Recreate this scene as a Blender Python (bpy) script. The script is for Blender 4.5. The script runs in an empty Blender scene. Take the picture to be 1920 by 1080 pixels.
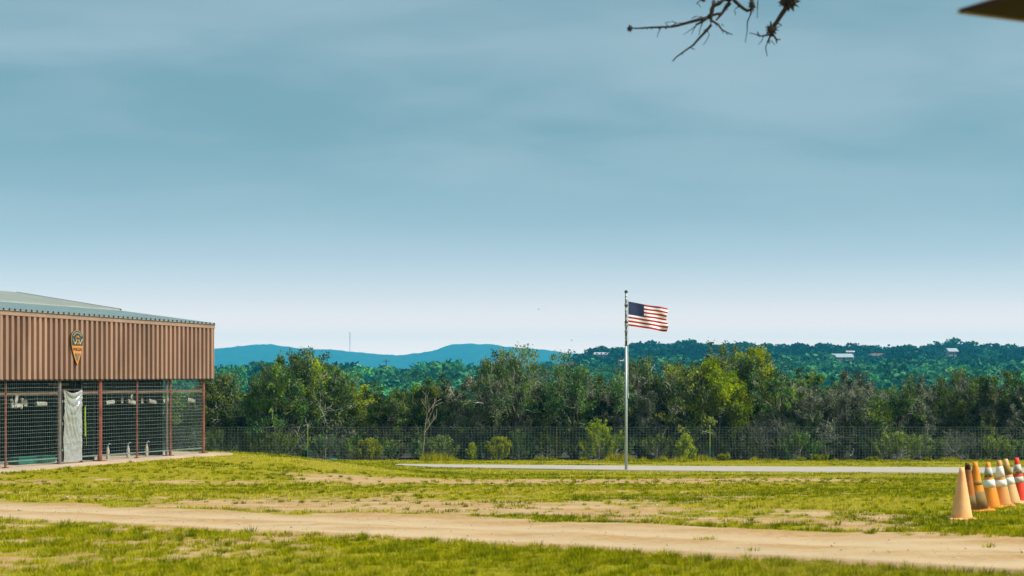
import bpy, bmesh, math, random
import numpy as np
from mathutils import Vector, Matrix

SC = bpy.context.scene
COL = SC.collection
R = math.radians

# ------------------------------------------------------------------ camera
FPX, CXP, HYP = 3200.0, 960.0, 700.0          # focal length and horizon row in photo pixels
cam_d = bpy.data.cameras.new('camera'); cam = bpy.data.objects.new('camera', cam_d); COL.objects.link(cam)
cam_d.sensor_width = 36.0; cam_d.lens = FPX/1920*36.0
cam_d.shift_y = (HYP-540)/1920.0
cam.rotation_euler = (R(90), 0, 0)
cam_d.clip_start = 0.2; cam_d.clip_end = 20000
cam_d.dof.use_dof = True; cam_d.dof.focus_distance = 62.0; cam_d.dof.aperture_fstop = 3.2
SC.camera = cam
SC.render.resolution_x, SC.render.resolution_y = 1024, 576
SC.cycles.use_denoising = True
SC.cycles.max_bounces = 6; SC.cycles.diffuse_bounces = 3; SC.cycles.glossy_bounces = 2
SC.cycles.transmission_bounces = 4; SC.cycles.transparent_max_bounces = 8; SC.cycles.volume_bounces = 1
SC.cycles.sample_clamp_indirect = 6.0

# ------------------------------------------------------------------ light
EXPO = 1.45
SC.view_settings.view_transform = 'Standard'; SC.view_settings.look = 'None'
SC.view_settings.exposure = EXPO; SC.view_settings.gamma = 1.0
SC.view_settings.use_curve_mapping = False
SUN_EL, SUN_AZ = 48.0, 106.0                    # azimuth clockwise from +Y: from the right
sd = Vector((math.sin(R(SUN_AZ))*math.cos(R(SUN_EL)), math.cos(R(SUN_AZ))*math.cos(R(SUN_EL)), math.sin(R(SUN_EL))))
sun_d = bpy.data.lights.new('sun', 'SUN'); sun = bpy.data.objects.new('sun', sun_d); COL.objects.link(sun)
sun_d.energy = 2.6; sun_d.angle = R(18.0); sun_d.color = (1.0, 0.95, 0.86)
sun.rotation_euler = sd.to_track_quat('Z', 'Y').to_euler()

def make_world():
    w = bpy.data.worlds.new('World'); SC.world = w; w.use_nodes = True
    nt = w.node_tree; nt.nodes.clear(); N = nt.nodes.new; Lk = nt.links.new
    out = N('ShaderNodeOutputWorld'); bg = N('ShaderNodeBackground'); Lk(bg.outputs[0], out.inputs[0])
    bg.inputs['Strength'].default_value = 1.0
    sky = N('ShaderNodeTexSky'); sky.sky_type = 'NISHITA'; sky.sun_disc = False
    sky.sun_elevation = R(SUN_EL); sky.sun_rotation = R(SUN_AZ); sky.air_density = 1.0; sky.dust_density = 2.0
    ssc = N('ShaderNodeVectorMath'); ssc.operation = 'SCALE'; Lk(sky.outputs[0], ssc.inputs[0]); ssc.inputs['Scale'].default_value = 0.06
    tc = N('ShaderNodeTexCoord'); sep = N('ShaderNodeSeparateXYZ'); Lk(tc.outputs['Generated'], sep.inputs[0])
    def math_(op, a, b=None):
        m = N('ShaderNodeMath'); m.operation = op
        for i, v in enumerate((a, b)):
            if v is None: continue
            if isinstance(v, (int, float)): m.inputs[i].default_value = v
            else: Lk(v, m.inputs[i])
        return m.outputs[0]
    zc = math_('MAXIMUM', sep.outputs[2], 0.0)
    den = math_('ADD', zc, 0.22)
    px = math_('DIVIDE', sep.outputs[0], den); py = math_('DIVIDE', sep.outputs[1], den)
    cmb = N('ShaderNodeCombineXYZ'); Lk(px, cmb.inputs[0]); Lk(py, cmb.inputs[1])
    def noise(scale, sx, sy, detail, off):
        mp = N('ShaderNodeMapping'); Lk(cmb.outputs[0], mp.inputs[0])
        mp.inputs['Scale'].default_value = (sx, sy, 1); mp.inputs['Location'].default_value = off
        mp.inputs['Rotation'].default_value = (0, 0, R(11))
        nz = N('ShaderNodeTexNoise'); Lk(mp.outputs[0], nz.inputs['Vector'])
        nz.inputs['Scale'].default_value = scale; nz.inputs['Detail'].default_value = detail; nz.inputs['Roughness'].default_value = 0.45; nz.inputs['Distortion'].default_value = 0.5
        return nz.outputs[0]
    n1 = noise(1.0, 0.95, 1.75, 3.0, (3.1, 1.7, 0)); n2 = noise(1.0, 2.6, 4.2, 4.0, (9.4, 4.2, 3.0))
    n3_ = noise(1.0, 6.0, 9.0, 6.0, (2.4, 7.7, 6.0)); n1w = n1
    nsum = math_('ADD', math_('ADD', math_('MULTIPLY', n1, 0.62), math_('MULTIPLY', n3_, 0.14)), math_('MULTIPLY', n2, 0.24))
    ramp = N('ShaderNodeValToRGB'); Lk(nsum, ramp.inputs[0])
    k = 2**-EXPO
    def c(r, g, b): return (r*k, g*k, b*k, 1)
    cr = ramp.color_ramp; cr.interpolation = 'EASE'
    cr.elements[0].position = 0.36; cr.elements[0].color = c(0.190, 0.338, 0.388)
    cr.elements[1].position = 0.64; cr.elements[1].color = c(0.345, 0.468, 0.522)
    # thin veil lets a little of the clear sky through
    mixs = N('ShaderNodeMix'); mixs.data_type = 'RGBA'; mixs.inputs[0].default_value = 0.12
    Lk(ramp.outputs[0], mixs.inputs[6]); Lk(ssc.outputs[0], mixs.inputs[7])
    # paler towards the horizon, the same all round
    hr = N('ShaderNodeMapRange'); hr.interpolation_type = 'SMOOTHERSTEP'
    nz3 = math_('MULTIPLY', math_('SUBTRACT', n1, 0.5), 0.05)
    Lk(math_('ADD', zc, nz3), hr.inputs[0])
    hr.inputs[1].default_value = 0.045; hr.inputs[2].default_value = 0.160; hr.inputs[3].default_value = 1.0; hr.inputs[4].default_value = 0.0
    hz = N('ShaderNodeMapRange'); Lk(zc, hz.inputs[0]); hz.inputs[1].default_value = 0.0; hz.inputs[2].default_value = 0.15
    hc = N('ShaderNodeValToRGB'); Lk(hz.outputs[0], hc.inputs[0]); he = hc.color_ramp.elements; hc.color_ramp.interpolation = 'B_SPLINE'
    he[0].position = 0.07; he[0].color = c(2.2, 1.52, 1.08); he[1].position = 1.0; he[1].color = c(0.34, 0.49, 0.55)
    for p_, q_ in ((0.167, c(1.75, 1.23, 0.93)), (0.29, c(0.98, 0.90, 0.85)), (0.45, c(0.55, 0.64, 0.685)), (0.68, c(0.385, 0.52, 0.585))): e_ = he.new(p_); e_.color = q_
    mixh = N('ShaderNodeMix'); mixh.data_type = 'RGBA'; Lk(hr.outputs[0], mixh.inputs[0])
    Lk(mixs.outputs[2], mixh.inputs[6]); Lk(hc.outputs[0], mixh.inputs[7])
    Lk(mixh.outputs[2], bg.inputs['Color'])
make_world()

# ------------------------------------------------------------------ helpers
rng = np.random.default_rng(7)
random.seed(11)

def P(px, py, d):
    return Vector(((px-CXP)/FPX*d, d, (HYP-py)/FPX*d))

def sstep(a, b, x):
    t = np.clip((np.asarray(x, float)-a)/(b-a), 0, 1); return t*t*(3-2*t)

def _hash(ix, iy, seed):
    h = (ix.astype(np.int64)*374761393 + iy.astype(np.int64)*668265263 + seed*1274126177) & 0x7fffffff
    h = ((h ^ (h >> 13))*1103515245 + 12345) & 0x7fffffff
    h = ((h ^ (h >> 15))*2246822519) & 0x7fffffff
    return (h & 0xffff)/65535.0

def vnoise(x, y, seed=0):
    x = np.asarray(x, float); y = np.asarray(y, float)
    ix = np.floor(x); iy = np.floor(y); fx = x-ix; fy = y-iy
    fx = fx*fx*(3-2*fx); fy = fy*fy*(3-2*fy)
    a = _hash(ix, iy, seed); b = _hash(ix+1, iy, seed); c = _hash(ix, iy+1, seed); d = _hash(ix+1, iy+1, seed)
    return (a*(1-fx)+b*fx)*(1-fy) + (c*(1-fx)+d*fx)*fy

def fbm(x, y, seed=0, oct=4):
    s = 0; a = 0.5; t = 0
    for i in range(oct):
        s = s + a*vnoise(x*2**i, y*2**i, seed+i*17); t += a; a *= 0.5
    return s/t

def hermite(xs, ys):
    xs = np.array(xs, float); ys = np.array(ys, float)
    dl = np.diff(ys)/np.diff(xs); m = np.zeros_like(xs)
    m[0], m[-1] = dl[0], dl[-1]
    for i in range(1, len(xs)-1):
        m[i] = 0 if dl[i-1]*dl[i] <= 0 else 2*dl[i-1]*dl[i]/(dl[i-1]+dl[i])
    def f(x):
        x = np.clip(np.asarray(x, float), xs[0], xs[-1]); i = np.clip(np.searchsorted(xs, x)-1, 0, len(xs)-2)
        h = xs[i+1]-xs[i]; t = (x-xs[i])/h
        return ((2*t**3-3*t**2+1)*ys[i] + (t**3-2*t**2+t)*h*m[i] + (-2*t**3+3*t**2)*ys[i+1] + (t**3-t**2)*h*m[i+1])
    return f

base_left = hermite([-20, 0, 10, 15, 23, 27, 45, 65, 81, 95, 140, 250, 400, 600, 800, 1100, 1600, 2600, 3800, 9600],
                    [-1.70, -1.75, -1.77, -1.80, -1.97, -2.08, -2.82, -3.70, -4.15, -4.7, -8, -13, -11, -6, -8, -16, -26, -34, -30, -30])
base_right = hermite([-20, 0, 10, 15, 23, 27, 45, 65, 81, 95, 140, 250, 400, 600, 800, 1100, 1600, 2600, 3800, 9600],
                     [-1.70, -1.75, -1.77, -1.80, -1.97, -2.08, -2.82, -3.70, -4.15, -4.7, -8, -13, -11.5, -5.5, 0.5, 11.5, 4, -20, -30, -30])
hill_px = hermite([-400, 100, 300, 400, 450, 500, 520, 560, 620, 660, 700, 735, 770, 800, 850, 890, 920, 950, 1000, 1060, 1150, 1500, 2000, 2600],
                  [662, 664, 658, 653, 648.5, 647, 649, 655, 656, 660, 664.5, 668, 664.5, 660, 649, 645, 646.5, 650.5, 656, 662, 666, 670, 668, 664])
ridge_px = hermite([900, 1000, 1060, 1100, 1170, 1280, 1380, 1480, 1560, 1660, 1700, 1780, 1860, 1920, 2100],
                   [44, 27, 19, 16, 8, 1, 4, 6, 8, 13, 11, 2, 9, 10, 9])

HILLD = 5000.0
# kennel building frame: corner post line, face direction u (runs away from the camera), n points inward
A_B = math.atan2(0.915, 0.4035)
UX, UY = math.cos(A_B), math.sin(A_B); NX, NY = -UY, UX
BCX, BCY = -9.12, 52.0
PADZ = -2.42
def bl(L, s, z): return Vector((BCX-UX*L+NX*s, BCY-UY*L+NY*s, z))
def penL(px, s=0.0):
    k = (px-CXP)/FPX
    return (BCX+NX*s-k*(BCY+NY*s))/(UX-k*UY)
def pen(px, py, s=0.0):
    L = penL(px, s); q = bl(L, s, 0); return Vector((q.x, q.y, (HYP-py)/FPX*q.y))

def H(x, y):
    x = np.asarray(x, float); y = np.asarray(y, float)
    t = x/np.maximum(y, 30.0)
    far = sstep(0.0, 0.055, t)
    z = base_left(y)*(1-far) + base_right(y)*far
    # grassy pad for the kennel on the left
    padw = sstep(-0.8, -9.6, x + 0.10*np.clip(y-52, 0, 30)) * sstep(30, 42, y) * sstep(80, 58, y)
    padz = -2.455 + 0*x - 0.042*np.clip(y-53, 0, 40)
    z = z*(1-padw) + padz*padw
    # wooded ridge on the right, about a kilometre off
    pxx = CXP+FPX*t
    z = z - np.where((y > 700) & (y < 1700), ridge_px(pxx)*0.34*np.exp(-((y-1100)/260.0)**2)*sstep(980, 1100, pxx), 0)
    # far hills
    crest = (HYP-hill_px(pxx))/FPX*HILLD + (fbm(x/90, y/90, 5, 4)-0.5)*13 + (fbm(x/24, y/60, 15, 2)-0.5)*7
    hw = np.exp(-((y-HILLD)/620.0)**2)
    z = np.where(y > 3000, z*(1-hw)+crest*hw, z)
    z = z + np.where((y > 110) & (y < 3000), (fbm(x/40, y/40, 9, 3)-0.5)*2.2*sstep(110, 260, y), 0)
    # small bumps close by
    near = sstep(52, 34, y)
    z = z + near*((fbm(x/0.9, y/0.9, 3, 3)-0.5)*0.05)
    return z
def Hs(x, y): return float(H(np.array([x]), np.array([y]))[0])

def hit(px, py, d0=11.0, d1=200.0):
    ds = np.linspace(d0, d1, 4000); xs = (px-CXP)/FPX*ds; zr = (HYP-py)/FPX*ds
    below = np.nonzero(zr <= H(xs, ds))[0]
    d = ds[below[0]] if len(below) else d1
    return Vector(((px-CXP)/FPX*d, d, Hs((px-CXP)/FPX*d, d)))

def np_mesh(name, V, F, tint=None, smooth=False):
    me = bpy.data.meshes.new(name); V = np.asarray(V, np.float32); F = np.asarray(F, np.int32); n, k = F.shape
    me.vertices.add(len(V)); me.vertices.foreach_set('co', V.ravel())
    me.loops.add(n*k); me.loops.foreach_set('vertex_index', F.ravel())
    me.polygons.add(n); me.polygons.foreach_set('loop_start', np.arange(0, n*k, k, dtype=np.int32))
    if smooth: me.polygons.foreach_set('use_smooth', np.ones(n, bool))
    me.update(calc_edges=True)
    if tint is not None:
        a = me.attributes.new('tint', 'FLOAT', 'POINT'); a.data.foreach_set('value', np.asarray(tint, np.float32))
    return me

class MB:
    """collects shapes for one mesh"""
    def __init__(s): s.v = []; s.f = []; s.mi = []
    def add(s, vs, fs, m=0):
        o = len(s.v); s.v += [tuple(v) for v in vs]; s.f += [tuple(i+o for i in f) for f in fs]; s.mi += [m]*len(fs); return s
    def box(s, c, d, rot=None, m=0):
        cx, cy, cz = c; hx, hy, hz = d[0]/2, d[1]/2, d[2]/2
        vs = [Vector((a*hx, b*hy, e*hz)) for e in (-1, 1) for b in (-1, 1) for a in (-1, 1)]
        if rot is not None: vs = [rot @ v for v in vs]
        vs = [v+Vector(c) for v in vs]
        return s.add(vs, [(0, 2, 3, 1), (4, 5, 7, 6), (0, 1, 5, 4), (2, 6, 7, 3), (0, 4, 6, 2), (1, 3, 7, 5)], m)
    def tube(s, pts, rads, sides=8, cap=True, m=0):
        pts = [Vector(p) for p in pts]
        if isinstance(rads, (int, float)): rads = [rads]*len(pts)
        rings = []; ref = Vector((0.13, 0.21, 0.97))
        for i, p in enumerate(pts):
            t = (pts[min(i+1, len(pts)-1)]-pts[max(i-1, 0)]).normalized()
            rf = ref if abs(t.dot(ref)) < 0.95 else Vector((1, 0, 0))
            a = t.cross(rf).normalized(); b = t.cross(a)
            rings.append([p+(a*math.cos(2*math.pi*k/sides)+b*math.sin(2*math.pi*k/sides))*rads[i] for k in range(sides)])
        vs = [v for r in rings for v in r]; fs = []
        for i in range(len(pts)-1):
            for k in range(sides):
                k2 = (k+1) % sides
                fs.append((i*sides+k, i*sides+k2, (i+1)*sides+k2, (i+1)*sides+k))
        if cap:
            fs.append(tuple(range(sides))[::-1]); fs.append(tuple((len(pts)-1)*sides+k for k in range(sides)))
        return s.add(vs, fs, m)
    def lathe(s, prof, sides=24, c=(0, 0, 0), m=0, wob=0):
        vs = []; fs = []
        for r, z in prof:
            for k in range(sides):
                a = 2*math.pi*k/sides
                vs.append((c[0]+r*math.cos(a), c[1]+r*math.sin(a), c[2]+z))
        for i in range(len(prof)-1):
            for k in range(sides):
                k2 = (k+1) % sides; fs.append((i*sides+k, i*sides+k2, (i+1)*sides+k2, (i+1)*sides+k))
        fs.append(tuple(range(sides))[::-1]); fs.append(tuple((len(prof)-1)*sides+k for k in range(sides)))
        return s.add(vs, fs, m)
    def mesh(s, name):
        me = bpy.data.meshes.new(name); me.from_pydata(s.v, [], s.f); me.update()
        if any(s.mi): me.polygons.foreach_set('material_index', s.mi)
        return me
    def build(s, name, mat, parent=None, loc=None, smooth=False, bevel=0):
        me = s.mesh(name)
        for m in (mat if isinstance(mat, (list, tuple)) else [mat]): me.materials.append(m)
        if smooth: me.polygons.foreach_set('use_smooth', [True]*len(me.polygons))
        return link(name, me, parent, loc)

def link(name, me, parent=None, loc=None, rot=None, sc=None):
    o = bpy.data.objects.new(name, me); COL.objects.link(o)
    if parent is not None: o.parent = parent
    if loc is not None: o.location = loc
    if rot is not None: o.rotation_euler = rot
    if sc is not None: o.scale = sc
    return o
def empty(name, loc=(0, 0, 0), rz=0.0):
    o = bpy.data.objects.new(name, None); COL.objects.link(o); o.location = loc; o.rotation_euler = (0, 0, rz); o.empty_display_size = 0.2; return o
def tag(o, label=None, cat=None, group=None, kind=None):
    if label: o['label'] = label
    if cat: o['category'] = cat
    if group: o['group'] = group
    if kind: o['kind'] = kind
    return o

# ------------------------------------------------------------------ materials
def mat(name, c1, c2=None, scale=4.0, rough=0.8, metal=0.0, bump=0.0, detail=5.0, lo=0.35, hi=0.65, coord='Object', stretch=(1, 1, 1), spec=0.3, rand=0.0, c3=None, s3=1.0, lo3=0.5, hi3=0.7):
    m = bpy.data.materials.new(name); m.use_nodes = True; nt = m.node_tree; N = nt.nodes.new; Lk = nt.links.new
    b = nt.nodes['Principled BSDF']; b.inputs['Roughness'].default_value = rough; b.inputs['Metallic'].default_value = metal
    b.inputs['Specular IOR Level'].default_value = spec
    tc = N('ShaderNodeTexCoord'); mp = N('ShaderNodeMapping'); Lk(tc.outputs[coord], mp.inputs[0]); mp.inputs['Scale'].default_value = stretch
    nz = N('ShaderNodeTexNoise'); Lk(mp.outputs[0], nz.inputs['Vector']); nz.inputs['Scale'].default_value = scale; nz.inputs['Detail'].default_value = detail; nz.inputs['Roughness'].default_value = 0.6
    rp = N('ShaderNodeValToRGB'); Lk(nz.outputs[0], rp.inputs[0])
    rp.color_ramp.elements[0].position = lo; rp.color_ramp.elements[1].position = hi
    c2 = c2 or tuple(x*0.85 for x in c1)
    rp.color_ramp.elements[0].color = (*c1, 1); rp.color_ramp.elements[1].color = (*c2, 1)
    col = rp.outputs[0]
    if c3:
        n3 = N('ShaderNodeTexNoise'); Lk(mp.outputs[0], n3.inputs['Vector']); n3.inputs['Scale'].default_value = s3; n3.inputs['Detail'].default_value = 6
        r3 = N('ShaderNodeMapRange'); Lk(n3.outputs[0], r3.inputs[0]); r3.inputs[1].default_value = lo3; r3.inputs[2].default_value = hi3
        mx = N('ShaderNodeMix'); mx.data_type = 'RGBA'; Lk(r3.outputs[0], mx.inputs[0]); Lk(col, mx.inputs[6]); mx.inputs[7].default_value = (*c3, 1); col = mx.outputs[2]
    if rand:
        oi = N('ShaderNodeObjectInfo'); mr = N('ShaderNodeMapRange'); Lk(oi.outputs['Random'], mr.inputs[0]); mr.inputs[3].default_value = 1-rand; mr.inputs[4].default_value = 1+rand
        hs = N('ShaderNodeHueSaturation'); Lk(mr.outputs[0], hs.inputs['Value']); Lk(col, hs.inputs['Color']); col = hs.outputs[0]
    Lk(col, b.inputs['Base Color'])
    if bump:
        bp = N('ShaderNodeBump'); bp.inputs['Strength'].default_value = bump; bp.inputs['Distance'].default_value = 0.02; Lk(nz.outputs[0], bp.inputs['Height']); Lk(bp.outputs[0], b.inputs['Normal'])
    return m

def leafmat(name, dark, mid, light, trans=0.35, rand=0.25, huer=0.03):
    """foliage: tint attribute of each leaf runs through the three colours; a share of light passes through"""
    m = bpy.data.materials.new(name); m.use_nodes = True; nt = m.node_tree; nt.nodes.clear(); N = nt.nodes.new; Lk = nt.links.new
    out = N('ShaderNodeOutputMaterial'); at = N('ShaderNodeAttribute'); at.attribute_name = 'tint'
    rp = N('ShaderNodeValToRGB'); Lk(at.outputs['Fac'], rp.inputs[0]); e = rp.color_ramp.elements
    e[0].position = 0.0; e[0].color = (*dark, 1); e[1].position = 1.0; e[1].color = (*light, 1); x = e.new(0.5); x.color = (*mid, 1)
    oi = N('ShaderNodeObjectInfo')
    mr = N('ShaderNodeMapRange'); Lk(oi.outputs['Random'], mr.inputs[0]); mr.inputs[3].default_value = 1-rand; mr.inputs[4].default_value = 1+rand
    ml = N('ShaderNodeMath'); ml.operation = 'MULTIPLY'; Lk(oi.outputs['Random'], ml.inputs[0]); ml.inputs[1].default_value = 7.31
    fr = N('ShaderNodeMath'); fr.operation = 'FRACT'; Lk(ml.outputs[0], fr.inputs[0])
    mh = N('ShaderNodeMapRange'); Lk(fr.outputs[0], mh.inputs[0]); mh.inputs[3].default_value = 0.5-huer; mh.inputs[4].default_value = 0.5+huer
    hs = N('ShaderNodeHueSaturation'); Lk(rp.outputs[0], hs.inputs['Color']); Lk(mr.outputs[0], hs.inputs['Value']); Lk(mh.outputs[0], hs.inputs['Hue'])
    df = N('ShaderNodeBsdfDiffuse'); tr = N('ShaderNodeBsdfTranslucent'); mx = N('ShaderNodeMixShader'); mx.inputs[0].default_value = trans
    Lk(hs.outputs[0], df.inputs[0]); Lk(hs.outputs[0], tr.inputs[0]); Lk(df.outputs[0], mx.inputs[1]); Lk(tr.outputs[0], mx.inputs[2]); Lk(mx.outputs[0], out.inputs[0])
    return m

M = {}
M['concrete'] = mat('concrete', (0.37, 0.335, 0.28), (0.31, 0.275, 0.225), 2.2, 0.9, bump=0.1, c3=(0.36, 0.31, 0.25), s3=0.7)
M['slab'] = mat('slab_concrete', (0.46, 0.36, 0.26), (0.36, 0.27, 0.19), 1.7, 0.9, bump=0.1)
M['siding'] = mat('brown_siding', (0.290, 0.178, 0.122), (0.245, 0.148, 0.102), 1.3, 0.5, 0.0, stretch=(1, 1, 0.25), spec=0.4, rand=0.10, c3=(0.15, 0.09, 0.065), s3=1.6, lo3=0.48, hi3=0.8)
M['trim'] = mat('brown_trim', (0.29, 0.19, 0.135), (0.24, 0.155, 0.11), 2.0, 0.5, spec=0.4)
M['roof'] = mat('galvalume_roof', (0.33, 0.41, 0.40), (0.28, 0.36, 0.355), 1.2, 0.42, 0.35, spec=0.5, rand=0.03)
M['roof_up'] = mat('pale_roof', (0.34, 0.37, 0.33), (0.29, 0.32, 0.29), 1.0, 0.55, 0.15, spec=0.4)
M['dark_metal'] = mat('dark_metal', (0.030, 0.026, 0.026), (0.05, 0.04, 0.036), 4, 0.6)
M['rust'] = mat('rusty_red_post', (0.25, 0.072, 0.040), (0.16, 0.045, 0.028), 7, 0.75, c3=(0.08, 0.035, 0.026), s3=3.0, lo3=0.52, hi3=0.7)
M['rail'] = mat('tan_rail', (0.20, 0.13, 0.085), (0.13, 0.08, 0.055), 5, 0.7)
M['greypost'] = mat('weathered_grey_post', (0.16, 0.14, 0.125), (0.10, 0.085, 0.08), 6, 0.8)
M['galv'] = mat('galvanised_wire', (0.21, 0.28, 0.25), (0.15, 0.20, 0.18), 6, 0.45, 0.4)
M['fencewire'] = mat('fence_wire', (0.20, 0.25, 0.24), (0.14, 0.18, 0.175), 3, 0.5, 0.3)
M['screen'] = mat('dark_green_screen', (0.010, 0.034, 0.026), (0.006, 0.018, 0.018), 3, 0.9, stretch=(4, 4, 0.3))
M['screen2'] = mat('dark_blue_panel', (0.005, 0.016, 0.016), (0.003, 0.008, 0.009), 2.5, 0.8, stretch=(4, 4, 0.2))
M['pvc'] = mat('white_pvc', (0.72, 0.73, 0.66), (0.60, 0.61, 0.55), 8, 0.45)
M['ring'] = mat('grey_ring', (0.18, 0.22, 0.20), (0.12, 0.15, 0.14), 8, 0.6)
M['paper'] = mat('pale_card', (0.42, 0.40, 0.30), (0.33, 0.31, 0.24), 8, 0.8)
M['cloth'] = mat('white_cloth', (0.62, 0.63, 0.58), (0.45, 0.47, 0.44), 9, 0.9)
M['blue'] = mat('blue_tub', (0.05, 0.20, 0.30), (0.04, 0.13, 0.22), 6, 0.5)
M['leash'] = mat('lime_leash', (0.45, 0.60, 0.04), (0.35, 0.5, 0.03), 6, 0.6)
M['straw'] = mat('straw_bristle', (0.33, 0.21, 0.10), (0.22, 0.13, 0.06), 14, 0.9)
M['poleW'] = mat('flagpole_metal', (0.44, 0.51, 0.50), (0.36, 0.42, 0.415), 5, 0.4, 0.3, stretch=(1, 1, 0.3))
M['poleD'] = mat('peeling_pole', (0.36, 0.40, 0.385), (0.05, 0.055, 0.05), 11, 0.6, 0.1, lo=0.47, hi=0.56)
M['black'] = mat('black_rubber', (0.02, 0.02, 0.022), (0.03, 0.03, 0.03), 6, 0.7)
M['flagR'] = mat('flag_red', (0.36, 0.006, 0.010), (0.31, 0.005, 0.008), 20, 0.75)
M['flagW'] = mat('flag_white', (0.82, 0.83, 0.85), (0.78, 0.79, 0.81), 20, 0.75)
M['star'] = mat('flag_star', (0.42, 0.42, 0.46), (0.38, 0.38, 0.42), 20, 0.8)
M['flagB'] = mat('flag_blue', (0.006, 0.018, 0.085), (0.005, 0.014, 0.07), 20, 0.75)
M['lid'] = mat('green_lid', (0.16, 0.42, 0.30), (0.11, 0.33, 0.24), 5, 0.5)
M['tpost'] = mat('green_tpost', (0.33, 0.40, 0.05), (0.24, 0.31, 0.05), 5, 0.6)
M['tpost_low'] = mat('green_tpost_low', (0.03, 0.24, 0.14), (0.02, 0.17, 0.10), 5, 0.6)
M['tpost_dark'] = mat('dark_tpost', (0.075, 0.05, 0.04), (0.045, 0.035, 0.03), 5, 0.7)
M['bark'] = mat('dark_bark', (0.060, 0.048, 0.040), (0.030, 0.025, 0.022), 9, 0.95, stretch=(1, 1, 0.3), rand=0.2)
M['twig'] = mat('grey_twig', (0.36, 0.35, 0.28), (0.19, 0.19, 0.15), 3, 0.95, rand=0.25)
M['snag'] = mat('grey_dead_wood', (0.15, 0.155, 0.12), (0.08, 0.085, 0.07), 3, 0.95, rand=0.2)
M['paletwig'] = mat('pale_dead_wood', (0.33, 0.29, 0.21), (0.22, 0.19, 0.14), 3, 0.95)
M['bark_black'] = mat('black_bark', (0.016, 0.012, 0.012), (0.028, 0.02, 0.018), 20, 0.95)  # near-black brown bark for the overhanging oak
M['moss'] = mat('ball_moss', (0.022, 0.018, 0.016), (0.035, 0.03, 0.022), 20, 1.0)
M['juniper'] = leafmat('juniper_leaf', (0.022, 0.056, 0.022), (0.110, 0.178, 0.036), (0.320, 0.385, 0.040), 0.3, 0.35, 0.03)
M['oak'] = leafmat('oak_leaf', (0.028, 0.068, 0.032), (0.125, 0.205, 0.056), (0.320, 0.400, 0.080), 0.32, 0.30, 0.03)
M['greyleaf'] = leafmat('grey_juniper_leaf', (0.040, 0.055, 0.038), (0.145, 0.165, 0.110), (0.330, 0.330, 0.215), 0.25, 0.2, 0.01)
M['elm'] = leafmat('elm_leaf', (0.18, 0.25, 0.010), (0.36, 0.44, 0.014), (0.55, 0.58, 0.02), 0.4, 0.15, 0.012)
M['sapling'] = leafmat('sapling_leaf', (0.11, 0.17, 0.010), (0.30, 0.36, 0.012), (0.50, 0.51, 0.018), 0.35, 0.2, 0.012)
M['farleaf'] = leafmat('far_leaf', (0.012, 0.10, 0.045), (0.045, 0.21, 0.075), (0.19, 0.40, 0.07), 0.3, 0.55, 0.05)
M['forest'] = leafmat('forest_leaf', (0.002, 0.026, 0.026), (0.008, 0.075, 0.048), (0.075, 0.235, 0.075), 0.2, 0.0, 0.0)
M['grass'] = leafmat('grass_blade', (0.125, 0.160, 0.004), (0.38, 0.360, 0.004), (0.52, 0.42, 0.070), 0.35, 0.0, 0.0)
M['weed'] = leafmat('weed_leaf', (0.11, 0.15, 0.008), (0.24, 0.26, 0.010), (0.36, 0.34, 0.03), 0.35, 0.1, 0.0)

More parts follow.
